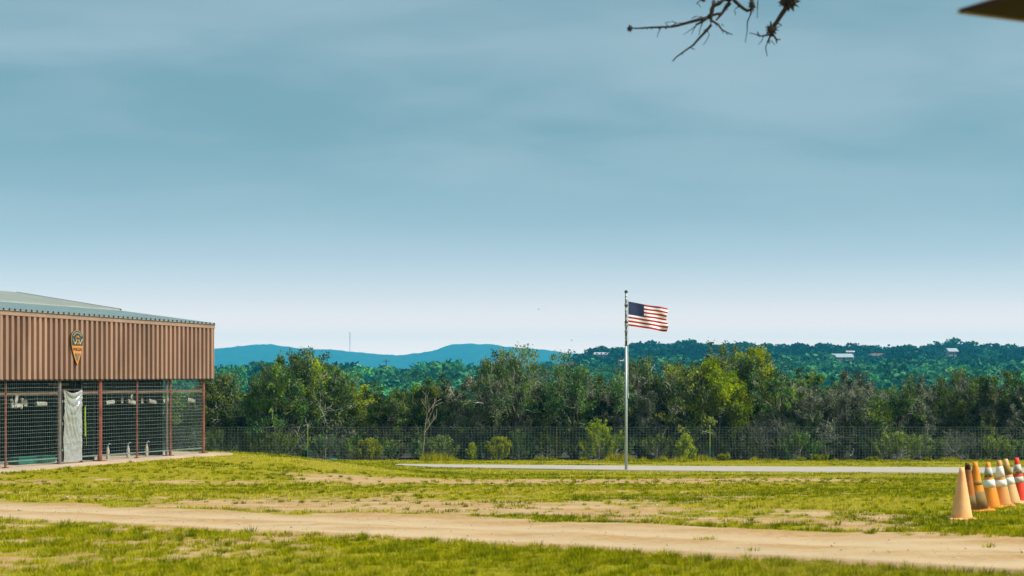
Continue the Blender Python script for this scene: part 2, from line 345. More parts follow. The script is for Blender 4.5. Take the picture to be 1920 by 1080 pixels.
def ground_mat():
    m = bpy.data.materials.new('ground_soil'); m.use_nodes = True; nt = m.node_tree; N = nt.nodes.new; Lk = nt.links.new
    b = nt.nodes['Principled BSDF']; b.inputs['Roughness'].default_value = 0.95; b.inputs['Specular IOR Level'].default_value = 0.1
    tc = N('ShaderNodeTexCoord')
    def noise(scale, det, st=(1, 1, 1), rough=0.6):
        mp = N('ShaderNodeMapping'); Lk(tc.outputs['Object'], mp.inputs[0]); mp.inputs['Scale'].default_value = st
        n = N('ShaderNodeTexNoise'); Lk(mp.outputs[0], n.inputs['Vector']); n.inputs['Scale'].default_value = scale; n.inputs['Detail'].default_value = det; n.inputs['Roughness'].default_value = rough
        return n.outputs[0]
    def ramp(f, p0, c0, p1, c1):
        r = N('ShaderNodeValToRGB'); Lk(f, r.inputs[0]); e = r.color_ramp.elements
        e[0].position = p0; e[0].color = (*c0, 1); e[1].position = p1; e[1].color = (*c1, 1); return r.outputs[0]
    def mix(f, a, b_):
        x = N('ShaderNodeMix'); x.data_type = 'RGBA'; Lk(f, x.inputs[0])
        for i, v in ((6, a), (7, b_)):
            if isinstance(v, tuple): x.inputs[i].default_value = (*v, 1)
            else: Lk(v, x.inputs[i])
        return x.outputs[2]
    def mr(f, a, b_, c=0.0, d=1.0):
        x = N('ShaderNodeMapRange'); Lk(f, x.inputs[0]); x.inputs[1].default_value = a; x.inputs[2].default_value = b_; x.inputs[3].default_value = c; x.inputs[4].default_value = d; return x.outputs[0]
    def attr(n):
        a = N('ShaderNodeAttribute'); a.attribute_name = n; return a.outputs['Fac']
    n_f = noise(9, 6); n_m = noise(1.1, 4, (0.5, 1.6, 1)); n_p = noise(45, 3)
    dirt = ramp(n_f, 0.3, (0.27, 0.155, 0.060), 0.7, (0.41, 0.262, 0.112))
    dirt = mix(mr(n_m, 0.45, 0.68), dirt, (0.42, 0.31, 0.175))
    dirt = mix(mr(n_p, 0.62, 0.75), dirt, (0.45, 0.35, 0.22))
    dirt = mix(mr(n_p, 0.36, 0.26), dirt, (0.22, 0.15, 0.085))
    wheel = attr('wheel'); dirt = mix(mr(wheel, 0, 1, 0, 0.8), dirt, (0.45, 0.34, 0.21))
    thatch = ramp(noise(14, 5), 0.3, (0.15, 0.145, 0.003), 0.7, (0.29, 0.25, 0.006))
    g = attr('grass'); gm = N('ShaderNodeMath'); gm.operation = 'ADD'; Lk(g, gm.inputs[0])
    gn = N('ShaderNodeMath'); gn.operation = 'MULTIPLY_ADD'; Lk(noise(6, 6), gn.inputs[0]); gn.inputs[1].default_value = 0.9; gn.inputs[2].default_value = -0.45; Lk(gn.outputs[0], gm.inputs[1])
    straw = ramp(noise(30, 4), 0.3, (0.23, 0.165, 0.045), 0.7, (0.34, 0.25, 0.085))
    near = mix(mr(gm.outputs[0], 0.22, 0.45), dirt, straw)
    near = mix(mr(gm.outputs[0], 0.45, 0.85), near, thatch)
    wood = ramp(noise(0.03, 8), 0.35, (0.005, 0.030, 0.018), 0.65, (0.018, 0.070, 0.032))
    wood = mix(attr('bank'), wood, (0.40, 0.34, 0.24))
    litter = ramp(noise(0.9, 6), 0.35, (0.020, 0.016, 0.010), 0.65, (0.050, 0.040, 0.022))
    wood = mix(attr('litter'), wood, litter)
    col = mix(attr('far'), near, wood)
    Lk(col, b.inputs['Base Color'])
    bp = N('ShaderNodeBump'); bp.inputs['Strength'].default_value = 0.35; bp.inputs['Distance'].default_value = 0.03; Lk(n_f, bp.inputs['Height']); Lk(bp.outputs[0], b.inputs['Normal'])
    return m
M['ground'] = ground_mat()

# ------------------------------------------------------------------ the ground
trk_px = [-200, 0, 320, 640, 960, 1280, 1600, 1920, 2100]
trk_near = [hit(p, q) for p, q in zip(trk_px, [963, 973, 988, 1003, 1022, 1041, 1058, 1072, 1081])]
trk_far = [hit(p, q) for p, q in zip(trk_px, [934, 940, 953, 963, 973, 985, 999, 1012, 1020])]
tnx = np.array([v.x for v in trk_near]); tny = np.array([v.y for v in trk_near])
tfx = np.array([v.x for v in trk_far]); tfy = np.array([v.y for v in trk_far])
def lin(x, xs, ys):
    x = np.asarray(x, float); r = np.interp(x, xs, ys)
    r = np.where(x < xs[0], ys[0]+(x-xs[0])*(ys[1]-ys[0])/(xs[1]-xs[0]), r)
    return np.where(x > xs[-1], ys[-1]+(x-xs[-1])*(ys[-1]-ys[-2])/(xs[-1]-xs[-2]), r)

def grass_mask(x, y):
    n_big = fbm(x/3.4, y/2.6, 21, 3); n_mid = fbm(x/1.1, y/0.95, 31, 3); n_sm = fbm(x/0.33, y/0.33, 41, 2)
    yn = lin(x, tnx, tny) + (n_mid-0.5)*1.0; yf = lin(x, tfx, tfy) + (n_mid-0.5)*2.6 + (n_big-0.5)*1.8
    v = 0.40*n_big+0.33*n_mid+0.27*n_sm
    g = sstep(0.30, 0.42, v + 0.08)                                 # general lawn, mostly covered
    # worn zone beyond the track and the strip of bare earth half way to the drive
    beyond = sstep(0.0, 1.0, y-yf)
    zone1 = beyond*np.exp(-np.clip(y-yf, 0, None)/9.0)*(0.6+0.4*sstep(-7, -3, x))*(1-0.75*sstep(4.4, 5.8, x))
    zone2 = np.exp(-((y-43.5-0.25*x)/3.6)**2)*sstep(-7.5, -3.5, x)*sstep(13, 6, x)
    bare = np.clip(0.44*zone1+0.42*zone2, 0, 1)
    g = g*(1-beyond) + sstep(0.38, 0.60, v+0.21-bare*1.0)*beyond
    spk = fbm(x/0.21, y/0.21, 61, 2)
    g = np.where(beyond > 0.3, np.clip(g*(0.72+0.56*spk)+(0.22*zone1+0.20*zone2)*sstep(0.42, 0.62, spk), 0, 1), g)
    # foreground verge
    fg = sstep(0.0, 0.5, yn-y)
    gf = sstep(0.38, 0.60, v+0.065)*(0.75+0.5*fbm(x/0.21, y/0.21, 63, 2))
    g = np.where(y < yn, gf*fg, g)
    intrack = (y >= yn) & (y <= yf)
    g = np.where(intrack, 0.0, g)
    return g
def wheel_mask(x, y):
    yn = lin(x, tnx, tny); yf = lin(x, tfx, tfy); t = (y-yn)/(yf-yn)
    return np.exp(-((t-0.24)/0.11)**2)+np.exp(-((t-0.66)/0.13)**2)

def build_ground():
    ys = [-14.0]
    while ys[-1] < 10: ys.append(ys[-1]+0.8)
    while ys[-1] < 92: ys.append(ys[-1]*1.0078)
    while ys[-1] < 5750: ys.append(ys[-1]*(1.022 if not 4200 < ys[-1] < 5200 else 1.006))
    ys = np.array(ys); nx = 480
    t = np.linspace(-1, 1, nx); hw = 10+0.50*np.maximum(ys, 0)
    X = t[None, :]*hw[:, None]; Y = np.repeat(ys[:, None], nx, 1)
    Z = H(X, Y); g = grass_mask(X, Y); wh = wheel_mask(X, Y)
    Z = Z - 0.035*wh*(g < 0.3)*(Y < 40)
    V = np.stack([X, Y, Z], -1).reshape(-1, 3)
    i = np.arange(len(ys)-1)[:, None]*nx + np.arange(nx-1)[None, :]
    F = np.stack([i, i+1, i+1+nx, i+nx], -1).reshape(-1, 4)
    me = np_mesh('ground', V, F, smooth=True)
    far = sstep(80.3, 82.5, Y)
    pxx = CXP+FPX*X/np.maximum(Y, 1)
    bank = np.zeros_like(X)
    for (p0, p1, d0, d1) in ((1745, 1792, 930, 1010), (1106, 1140, 950, 1010)):
        bank = np.maximum(bank, sstep(p0-6, p0+4, pxx)*sstep(p1+6, p1-4, pxx)*sstep(d0-12, d0, Y)*sstep(d1+12, d1, Y))
    for nme, a in (('grass', g), ('far', far), ('litter', sstep(420, 300, Y)), ('bank', bank), ('wheel', wh)):
        at = me.attributes.new(nme, 'FLOAT', 'POINT'); at.data.foreach_set('value', a.astype(np.float32).ravel())
    me.materials.append(M['ground'])
    return tag(link('ground', me), kind='structure')
build_ground()

# concrete drive in front of the fence
def build_drive():
    near = [hit(p, q) for p, q in [(748, 873.2), (800, 876.3), (900, 878.5), (1000, 880.3), (1174, 883), (1280, 884.2), (1500, 886), (1750, 887), (1920, 887.3), (2150, 887.5)]]
    far = [hit(p, q) for p, q in [(746, 871.2), (800, 871.8), (900, 872.6), (1000, 873.3), (1174, 874.3), (1280, 875), (1500, 876.3), (1750, 877.4), (1920, 878.3), (2150, 879)]]
    nx = np.array([v.x for v in near]); ny = np.array([v.y for v in near]); fx = np.array([v.x for v in far]); fy = np.array([v.y for v in far])
    xs = np.linspace(min(nx[0], fx[0]), 24.5, 70); rows = 9
    y0 = np.interp(xs, nx, ny); y1 = np.interp(xs, fx, fy)
    tt = np.linspace(0, 1, rows)
    X = np.repeat(xs[None, :], rows, 0); Y = y0[None, :]*(1-tt[:, None])+y1[None, :]*tt[:, None]
    Z = H(X, Y)+0.035
    n = len(xs)
    V = np.stack([X, Y, Z], -1).reshape(-1, 3); i = np.arange(rows-1)[:, None]*n+np.arange(n-1)[None, :]
    F = np.stack([i, i+1, i+1+n, i+n], -1).reshape(-1, 4)
    sk = V[:n].copy(); sk[:, 2] -= 0.12; j = np.arange(n-1); F2 = np.stack([len(V)+j, len(V)+j+1, j+1, j], -1)
    me = np_mesh('concrete_drive', np.vstack([V, sk]), np.vstack([F, F2])); me.materials.append(M['concrete'])
    tag(link('concrete_drive', me), kind='structure')
    return nx, ny, fx, fy
DRV = build_drive()
def in_drive(x, y):
    return (x > DRV[0][0]) & (y > np.interp(x, DRV[0], DRV[1])-0.15) & (y < np.interp(x, DRV[2], DRV[3])+0.15)

# ------------------------------------------------------------------ kennel building
BLEN = 14.6
def eave_z(L): return 1.50+0.0125*L
def build_kennel():
    root = empty('kennel_building', (BCX, BCY, PADZ), A_B)
    tag(root, 'long brown corrugated metal kennel with wire mesh pens and low metal roof', 'kennel building')
    z0 = -PADZ
    def Lc(L, s, z): return Vector((-L, s, z+z0))
    # siding sheets hung from the eave, four ribs each
    pitch = 0.215; nsheet = 17
    sw = pitch*4
    zb = -0.156
    for k in range(nsheet):
        mb = MB(); prof = []
        for r in range(4):
            a = k*sw+r*pitch
            prof += [(a+0.0, 0.0), (a+0.065, 0.0), (a+0.085, -0.078), (a+0.180, -0.078), (a+0.200, 0.0)]
        prof.append((k*sw+sw-0.001, 0.0))
        n = len(prof); vs = []
        for th in (0.0, 0.004):
            for (L, s) in prof: vs.append(Lc(L, s+th, zb))
            for (L, s) in prof: vs.append(Lc(L, s+th, eave_z(L)-0.06))
        fs = []
        for i in range(n-1):
            fs.append((i, i+1, n+i+1, n+i)); fs.append((2*n+i+1, 2*n+i, 3*n+i, 3*n+i+1)); fs.append((i+1, i, 2*n+i, 2*n+i+1))
        mb.add(vs, fs); mb.build('siding_sheet', M['siding'], root)
    # drip trim below the siding, eave trim in lengths
    mb = MB()
    L0 = -0.02
    for k, (a, b) in enumerate([(0, 1.75), (1.75, 3.5), (3.5, 5.6), (5.6, 8.0), (8.0, 11), (11, BLEN)]):
        mb = MB(); a += 0.004
        vs = [Lc(a, -0.09, eave_z(a)-0.135), Lc(b, -0.09, eave_z(b)-0.135), Lc(b, -0.09, eave_z(b)-0.012), Lc(a, -0.09, eave_z(a)-0.012),
              Lc(a, 0.02, eave_z(a)-0.135), Lc(b, 0.02, eave_z(b)-0.135), Lc(b, 0.02, eave_z(b)-0.012), Lc(a, 0.02, eave_z(a)-0.012)]
        mb.add(vs, [(0, 1, 2, 3), (5, 4, 7, 6), (4, 0, 3, 7), (1, 5, 6, 2), (3, 2, 6, 7), (4, 5, 1, 0)])
        mb.build('eave_trim', M['trim'], root)
    mb = MB(); mb.box(Lc(0.015, 0.0, (zb+1.5)/2-0.03), (0.035, 0.11, 1.60)); mb.build('corner_trim', M['siding'], root)
    mb = MB(); mb.box(Lc(BLEN/2, 0.03, zb-0.02), (BLEN, 0.09, 0.035)); mb.build('bottom_girt', M['dark_metal'], root)
    # lower roof sheets running up the slope, each with raised ribs
    sl = 0.125; sR = 3.5; rp = 0.215
    nr = int(BLEN/(rp*4))
    def rz(L, s): return eave_z(L)+sl*s
    for k in range(nr):
        mb = MB(); prof = []
        for r in range(4):
            a = k*rp*4+r*rp
            prof += [(a, 0.0), (a+0.07, 0.0), (a+0.085, 0.03), (a+0.13, 0.03), (a+0.145, 0.0)]
        prof.append((k*rp*4+rp*4-0.001, 0)); n = len(prof); vs = []
        for off in (0.0, -0.012):
            for s in (-0.12, sR+0.5):
                for (L, h) in prof: vs.append(Lc(L, s, rz(L, s)+h+off+0.012))
        fs = []
        for i in range(n-1):
            fs.append((i+1, i, n+i, n+i+1)); fs.append((2*n+i, 2*n+i+1, 3*n+i+1, 3*n+i)); fs.append((i, i+1, 2*n+i+1, 2*n+i))
        mb.add(vs, fs); mb.build('roof_sheet', M['roof'], root)
        cl = MB()
        for r in range(4):                                           # dark foam closures under the rib ends
            a = k*rp*4+r*rp+0.1075
            cl.box(Lc(a, -0.128, rz(a, -0.12)+0.030), (0.048, 0.012, 0.05))
        cl.build('rib_closure', M['black'], root)['kind'] = 'stuff'
    # raised upper roof: two slopes to a ridge
    def up(L, s): return (rz(L, 3.5)+0.06+0.150*(s-3.5)) if s <= 7.45 else (rz(L, 3.5)+0.06+0.150*3.95-0.15*(s-7.45))
    for (sa, sb) in ((3.4, 7.45), (7.45, 11.4)):
        for k in range(nr):
            a, b = k*rp*4, k*rp*4+rp*4-0.004
            if k == 0: a = 0.02
            mb = MB()
            vs = [Lc(a, sa, up(a, sa)), Lc(b, sa, up(b, sa)), Lc(b, sb, up(b, sb)), Lc(a, sb, up(a, sb))]
            vs += [v-Vector((0, 0, 0.03)) for v in vs]
            mb.add(vs, [(3, 2, 1, 0), (4, 5, 6, 7), (0, 1, 5, 4), (1, 2, 6, 5), (2, 3, 7, 6), (3, 0, 4, 7)])
            for r in range(4):
                q = a+0.05+r*rp
                if q+0.05 < b:
                    mb.add([Lc(q, sa, up(q, sa)+0.002), Lc(q+0.05, sa, up(q, sa)+0.002), Lc(q+0.025, sa, up(q, sa)+0.03), Lc(q, sb, up(q, sb)+0.002), Lc(q+0.05, sb, up(q, sb)+0.002), Lc(q+0.025, sb, up(q, sb)+0.03)], [(0, 2, 5, 3), (2, 1, 4, 5), (0, 1, 2), (3, 5, 4)])
            mb.build('upper_roof_sheet', M['roof_up'], root)
    mb = MB()
    for (sa, sb) in ((3.4, 7.45), (7.45, 11.4)):
        vs = []
        for s in (sa, sb):
            z = up(0, s)
            vs += [Lc(-0.03, s, z+0.035), Lc(0.018, s, z+0.035), Lc(0.018, s, z-0.09), Lc(-0.03, s, z-0.09)]
        mb.add(vs, [(0, 1, 2, 3), (7, 6, 5, 4), (0, 4, 5, 1), (1, 5, 6, 2), (2, 6, 7, 3), (3, 7, 4, 0)])
    mb.build('rake_trim', M['dark_metal'], root)
    mb = MB()
    for k in range(nr*4):
        q = 0.1+k*rp
        mb.box(Lc(q, 3.395, up(q, 3.4)-0.05), (0.06, 0.012, 0.05))
    mb.build('upper_closure_strip', M['black'], root)['kind'] = 'stuff'
    # inside: rear screen, partition, end wall and ceiling
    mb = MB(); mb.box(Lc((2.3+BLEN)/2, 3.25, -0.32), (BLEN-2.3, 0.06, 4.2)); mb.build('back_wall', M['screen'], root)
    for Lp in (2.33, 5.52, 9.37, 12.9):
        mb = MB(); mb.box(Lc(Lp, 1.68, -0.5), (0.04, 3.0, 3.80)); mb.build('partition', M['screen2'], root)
    mb = MB(); mb.box(Lc(2.33, 7.3, -0.30), (0.06, 8.0, 4.2)); mb.build('end_wall', M['siding'], root)
    mb = MB(); mb.box(Lc((2.3+BLEN)/2, 11.25, -0.35), (BLEN-2.3, 0.06, 4.1)); mb.build('rear_wall', M['siding'], root)
    mb = MB(); mb.box(Lc(BLEN-0.05, 7.2, -0.30), (0.06, 7.9, 4.2)); mb.build('end_wall', M['siding'], root)
    # posts along the front
    def post(L, s, w, m, z_top=-0.16, name='post'):
        mb = MB(); mb.tube([Lc(L, s, PADZ-0.03), Lc(L, s, z_top)], w/2, 10); mb.box(Lc(L, s, PADZ+0.012), (w*2.1, w*2.1, 0.02)); return mb.build(name, m, root, smooth=False)
    FS = 0.10
    Lp = [penL(381, FS), penL(319, FS), penL(256.5, FS), penL(187, FS), penL(152.5, FS), penL(111, FS), penL(10, FS), 11.2, 12.95]
    wd = [0.10, 0.085, 0.06, 0.13, 0.045, 0.115, 0.06, 0.10, 0.06]
    mm = ['rust', 'rust', 'rust', 'rust', 'dark_metal', 'greypost', 'rust', 'rust', 'rust']
    for L, w, m in zip(Lp, wd, mm): post(L, FS, w, M[m])
    post(penL(315.5, FS)+0.03, FS+0.04, 0.07, M['greypost'])
    post(Lp[0], 3.3, 0.10, M['rust'], 1.7); post(Lp[0], 7.4, 0.10, M['rust'], 2.2); post(Lp[0], 11.1, 0.1, M['rust'], 1.6)
    # top rails, sagging slightly out of true between posts
    zr = -0.53
    spans = [(Lp[0], Lp[1]), (Lp[1], Lp[2]), (Lp[2], Lp[3]), (Lp[3], Lp[4]), (Lp[5], Lp[6]), (Lp[6], Lp[7]), (Lp[7], Lp[8])]
    for a, b in spans:
        mb = MB(); mb.box(Lc((a+b)/2, FS+0.02, zr+random.uniform(-0.008, 0.008)), (abs(b-a)-0.04, 0.04, 0.055)); mb.build('top_rail', M['rail'], root)
        mb = MB(); mb.box(Lc((a+b)/2, FS+0.02, PADZ+0.16), (abs(b-a)-0.04, 0.03, 0.03)); mb.build('bottom_rail', M['galv'], root)
    # wire mesh panels, one per bay
    def mesh_panel(a, b, s0, s1, zt=-0.175, z_b=PADZ+0.05, name='wire_mesh', wr=0.0026):
        mb = MB(); n = max(2, int(math.hypot(b-a, s1-s0)/0.075)); jit = random.Random(int(a*100))
        for i in range(n+1):
            t = i/n; j = jit.uniform(-0.008, 0.008)
            mb.tube([Lc(a+(b-a)*t+j, s0+(s1-s0)*t, z_b), Lc(a+(b-a)*t-j, s0+(s1-s0)*t, zt)], wr*0.8, 3, cap=False)
        m = int((zt-z_b)/0.098)
        for i in range(m+1):
            z = z_b+(zt-z_b)*i/m+jit.uniform(-0.006, 0.006); sag = jit.uniform(-0.012, 0.012)
            mb.tube([Lc(a, s0, z), Lc((a+b)/2, (s0+s1)/2, z+sag), Lc(b, s1, z+jit.uniform(-0.006, 0.006))], wr*1.15, 3, cap=False)
        o = mb.build(name, M['galv'], root); o['kind'] = 'stuff'; return o
    for a, b in spans: mesh_panel(a, b, FS-0.045, FS-0.045)
    mesh_panel(Lp[4], Lp[5], FS+0.06, FS+0.06, -0.175, -0.45)
    mesh_panel(Lp[0]+0.0, Lp[0]+0.001, 0.15, 3.25)
    mesh_panel(Lp[0]+0.06, 2.28, 3.3, 3.3)
    # gate frame in the door opening, hinged on the grey post
    g = MB(); a, b = Lp[4]+0.05, Lp[5]-0.09
    for L in (a, b): g.box(Lc(L, FS-0.02, (PADZ+0.06-0.42)/2), (0.045, 0.045, 2.0-0.06))
    for z in (PADZ+0.08, -0.44): g.box(Lc((a+b)/2, FS-0.022, z), (abs(b-a), 0.04, 0.045))
    go = g.build('gate_frame', M['dark_metal'], root)
    mb = MB()
    for z in (-0.75, -1.35, -2.05): mb.box(Lc(b+0.04, FS-0.06, z), (0.05, 0.03, 0.07))
    mb.build('hinge', M['galv'], go)['kind'] = 'stuff'
    # slanting braces under the eave
    for L in (6.15, 7.0, 4.9):
        mb = MB(); mb.tube([Lc(L, 0.35, -0.5), Lc(L-0.25, 0.5, -0.1)], 0.012, 5); mb.build('brace', M['galv'], root)
    mb = MB(); mb.box(Lc((a+b)/2, 0.5, -0.30), (0.8, 0.05, 0.06)); mb.build('lintel', M['rail'], root)
    return Lp
LP = build_kennel()

def build_slab():
    mb = MB(); o = MB()
    pts = [(-0.18, -0.60), (BLEN+0.3, -0.95), (BLEN+0.3, 11.5), (0.0, 11.5)]
    vs = [bl(L, s, PADZ) for L, s in pts]+[bl(L, s, PADZ-0.25) for L, s in pts]
    mb.add(vs, [(3, 2, 1, 0), (4, 5, 6, 7), (0, 1, 5, 4), (1, 2, 6, 5), (2, 3, 7, 6), (3, 0, 4, 7)])
    tag(mb.build('concrete_slab', M['slab']), kind='structure')
build_slab()
def on_slab(x, y):
    L = -((x-BCX)*UX+(y-BCY)*UY); s = (x-BCX)*NX+(y-BCY)*NY
    return (L > -0.9) & (L < BLEN+0.4) & (s > -0.64-0.022*np.clip(L, 0, 20)) & (s < 11.6)

# shield emblem on the siding
def text_mesh(txt, size, extrude=0.004):
    cu = bpy.data.curves.new('lettering', 'FONT'); cu.body = txt; cu.size = size; cu.extrude = extrude; cu.align_x = 'CENTER'; cu.align_y = 'CENTER'
    ob = bpy.data.objects.new('lettering', cu); COL.objects.link(ob)
    dg = bpy.context.evaluated_depsgraph_get(); me = bpy.data.meshes.new_from_object(ob.evaluated_get(dg))
    bpy.data.objects.remove(ob); bpy.data.curves.remove(cu); return me
def build_shield():
    M['sh_orange'] = mat('shield_orange', (0.52, 0.21, 0.04), (0.44, 0.17, 0.035), 9, 0.6)
    M['sh_dark'] = mat('shield_dark', (0.020, 0.035, 0.030), (0.03, 0.05, 0.04), 9, 0.6)
    M['sh_grey'] = mat('shield_grey', (0.12, 0.125, 0.105), (0.09, 0.10, 0.085), 9, 0.7)
    M['sh_pale'] = mat('shield_pale', (0.42, 0.46, 0.36), (0.36, 0.40, 0.31), 9, 0.7)
    L = penL(145, -0.12); zc = (700-650)/3200*bl(L, -0.12, 0).y
    root = empty('shield_sign', bl(L, -0.12, zc), A_B)
    tag(root, 'black and orange teardrop shield emblem on the brown siding', 'sign')
    Hh, W = 0.50, 0.26                                               # half height, half width
    def outline(k, n=28):
        pts = []
        for i in range(n+1):
            a = math.pi*i/n; pts.append((W*k*math.cos(a), Hh*0.42+W*0.90*k*math.sin(a)))
        for t in (0.25, 0.5, 0.75): pts.append((-W*k*(1-t**1.75), Hh*0.42-(Hh*1.42*k)*t))
        pts.append((0, Hh*0.42-Hh*1.42*k))
        for t in (0.75, 0.5, 0.25): pts.append((W*k*(1-t**1.75), Hh*0.42-(Hh*1.42*k)*t))
        return pts
    def plate(poly, y0, y1, name, m, par):
        mb = MB(); n = len(poly); vs = [(x, y0, z) for x, z in poly]+[(x, y1, z) for x, z in poly]
        mb.add(vs, [tuple(range(n)), tuple(range(2*n-1, n-1, -1))]+[(i, n+i, n+(i+1) % n, (i+1) % n) for i in range(n)])
        return mb.build(name, m, par)
    bk = plate(outline(1.0), 0.005, 0.05, 'backing', M['sh_dark'], root); plate(outline(0.985), 0.0, 0.005, 'rim', M['sh_orange'], root)
    def clip(k, z0, z1):
        pts = outline(k, 40); res = []
        for i, (x, z) in enumerate(pts):
            x2, z2 = pts[(i+1) % len(pts)]
            if z0 <= z <= z1: res.append((x, z))
            for zc_ in (z0, z1):
                if (z-zc_)*(z2-zc_) < 0:
                    t = (zc_-z)/(z2-z); res.append((x+(x2-x)*t, zc_))
        cx = sum(p[0] for p in res)/len(res); cz = sum(p[1] for p in res)/len(res)
        return sorted(res, key=lambda p: math.atan2(p[1]-cz, p[0]-cx))
    fld = plate(clip(0.92, 0.03, 9), -0.006, 0.0, 'upper_field', M['sh_dark'], root)
    plate(clip(0.86, -9, -0.185), -0.006, 0.0, 'lower_field', M['sh_grey'], root)
    mb = MB()
    for sgn in (-1, 1):
        for (p, q, w) in (((0.20, 0.21), (0.105, 0.065), 0.011), ((0.03, 0.19), (0.105, 0.065), 0.013)):
            mb.tube([(sgn*p[0], -0.010, p[1]), (sgn*q[0], -0.010, q[1])], w, 6)
    mb.build('emblem_letter', M['sh_pale'], root)
    mb = MB()
    for sgn in (-1, 1):
        mb.tube([(sgn*0.03, -0.014, 0.29), (sgn*0.085, -0.014, 0.22), (sgn*0.075, -0.014, 0.17), (sgn*0.01, -0.014, 0.06)], 0.011, 6)
        mb.tube([(sgn*0.03, -0.014, 0.29), (sgn*0.0, -0.014, 0.235)], 0.015, 6)
    mb.build('emblem_head', M['sh_orange'], root)
    mb = MB()
    for i in range(9):                                               # worn arc of lettering, too small to read
        a = math.pi*(0.18+0.64*i/8); mb.box((0.185*math.cos(a), -0.009, 0.21+0.165*math.sin(a)), (0.018, 0.006, 0.032), Matrix.Rotation(-(a-math.pi/2), 3, 'Y'))
    mb.build('arc_lettering', M['sh_pale'], root)['kind'] = 'stuff'
    t = text_mesh('WKGA', 0.12); t.materials.append(M['sh_dark']); o = link('lettering', t, root, (0, -0.006, -0.075), (R(90), 0, 0))
    mb = MB(); 
    for zc_ in (-0.245, -0.29): mb.tube([(0.022*math.cos(a), -0.01, zc_+0.022*math.sin(a)) for a in np.linspace(0, 2*math.pi, 9)], 0.007, 5, cap=False)
    mb.build('small_mark', M['sh_orange'], root)
build_shield()

# clear plastic sheet draped on the gate
def plastic_mat():
    m = bpy.data.materials.new('clear_plastic'); m.use_nodes = True; nt = m.node_tree; nt.nodes.clear(); N = nt.nodes.new; Lk = nt.links.new
    out = N('ShaderNodeOutputMaterial'); tr = N('ShaderNodeBsdfTransparent'); df = N('ShaderNodeBsdfDiffuse'); gl = N('ShaderNodeBsdfGlossy')
    df.inputs[0].default_value = (0.84, 0.90, 0.88, 1); gl.inputs['Roughness'].default_value = 0.22; gl.inputs[0].default_value = (0.9, 0.95, 0.95, 1); tr.inputs[0].default_value = (0.85, 0.93, 0.90, 1)
    a = N('ShaderNodeMixShader'); b = N('ShaderNodeMixShader'); a.inputs[0].default_value = 0.28; b.inputs[0].default_value = 0.2
    Lk(tr.outputs[0], a.inputs[1]); Lk(df.outputs[0], a.inputs[2]); Lk(a.outputs[0], b.inputs[1]); Lk(gl.outputs[0], b.inputs[2]); Lk(b.outputs[0], out.inputs[0])
    return m
def build_plastic():
    nu, nv = 44, 90; U, Vv = np.meshgrid(np.linspace(0, 1, nu), np.linspace(0, 1, nv))
    w = LP[5]-LP[4]-0.10; hgt = 1.93
    top = 0.10*(4*(U-0.5)**2-1)*np.exp(-Vv*5)                         # swag of the upper edge
    span = 0.10+1-(2*U-1)**2*np.exp(-Vv*1.2)
    ph = Vv/np.maximum(span, 0.08)
    swag = (np.abs(np.sin(26*ph+1.5*fbm(U*3, Vv*3, 5, 2)))**0.6-0.6)*np.exp(-(Vv/0.30)**2)
    diag = (np.abs(np.sin(16*(U-0.75*Vv)+3*fbm(U*2.5, Vv*2, 2, 2)))**0.5-0.6)*sstep(0.10, 0.3, Vv)*sstep(0.85, 0.5, Vv)*sstep(0.95, 0.6, U)
    low = np.sin(38*U+5*fbm(U*4, Vv*2, 4, 2))*sstep(0.55, 0.9, Vv)
    y = -0.060*swag-0.050*diag-0.010*low-0.035*fbm(U*5, Vv*9, 8, 3)
    Lm = LP[4]+0.10+w*0.93*(1-U)+0.02*np.sin(7*Vv)*(U-0.5)
    z = -0.43-hgt*Vv+top
    pts = np.stack([-Lm, np.full_like(U, 0.015)+y, z-PADZ], -1).reshape(-1, 3)
    i = np.arange(nv-1)[:, None]*nu+np.arange(nu-1)[None, :]
    F = np.stack([i, i+nu, i+nu+1, i+1], -1).reshape(-1, 4)
    me = np_mesh('plastic_sheet', pts, F, smooth=True); me.materials.append(plastic_mat())
    o = link('plastic_sheet', me, None, (BCX, BCY, PADZ), (0, 0, A_B))
    tag(o, 'translucent plastic sheet draped in folds over the kennel gate', 'plastic sheet')
build_plastic()

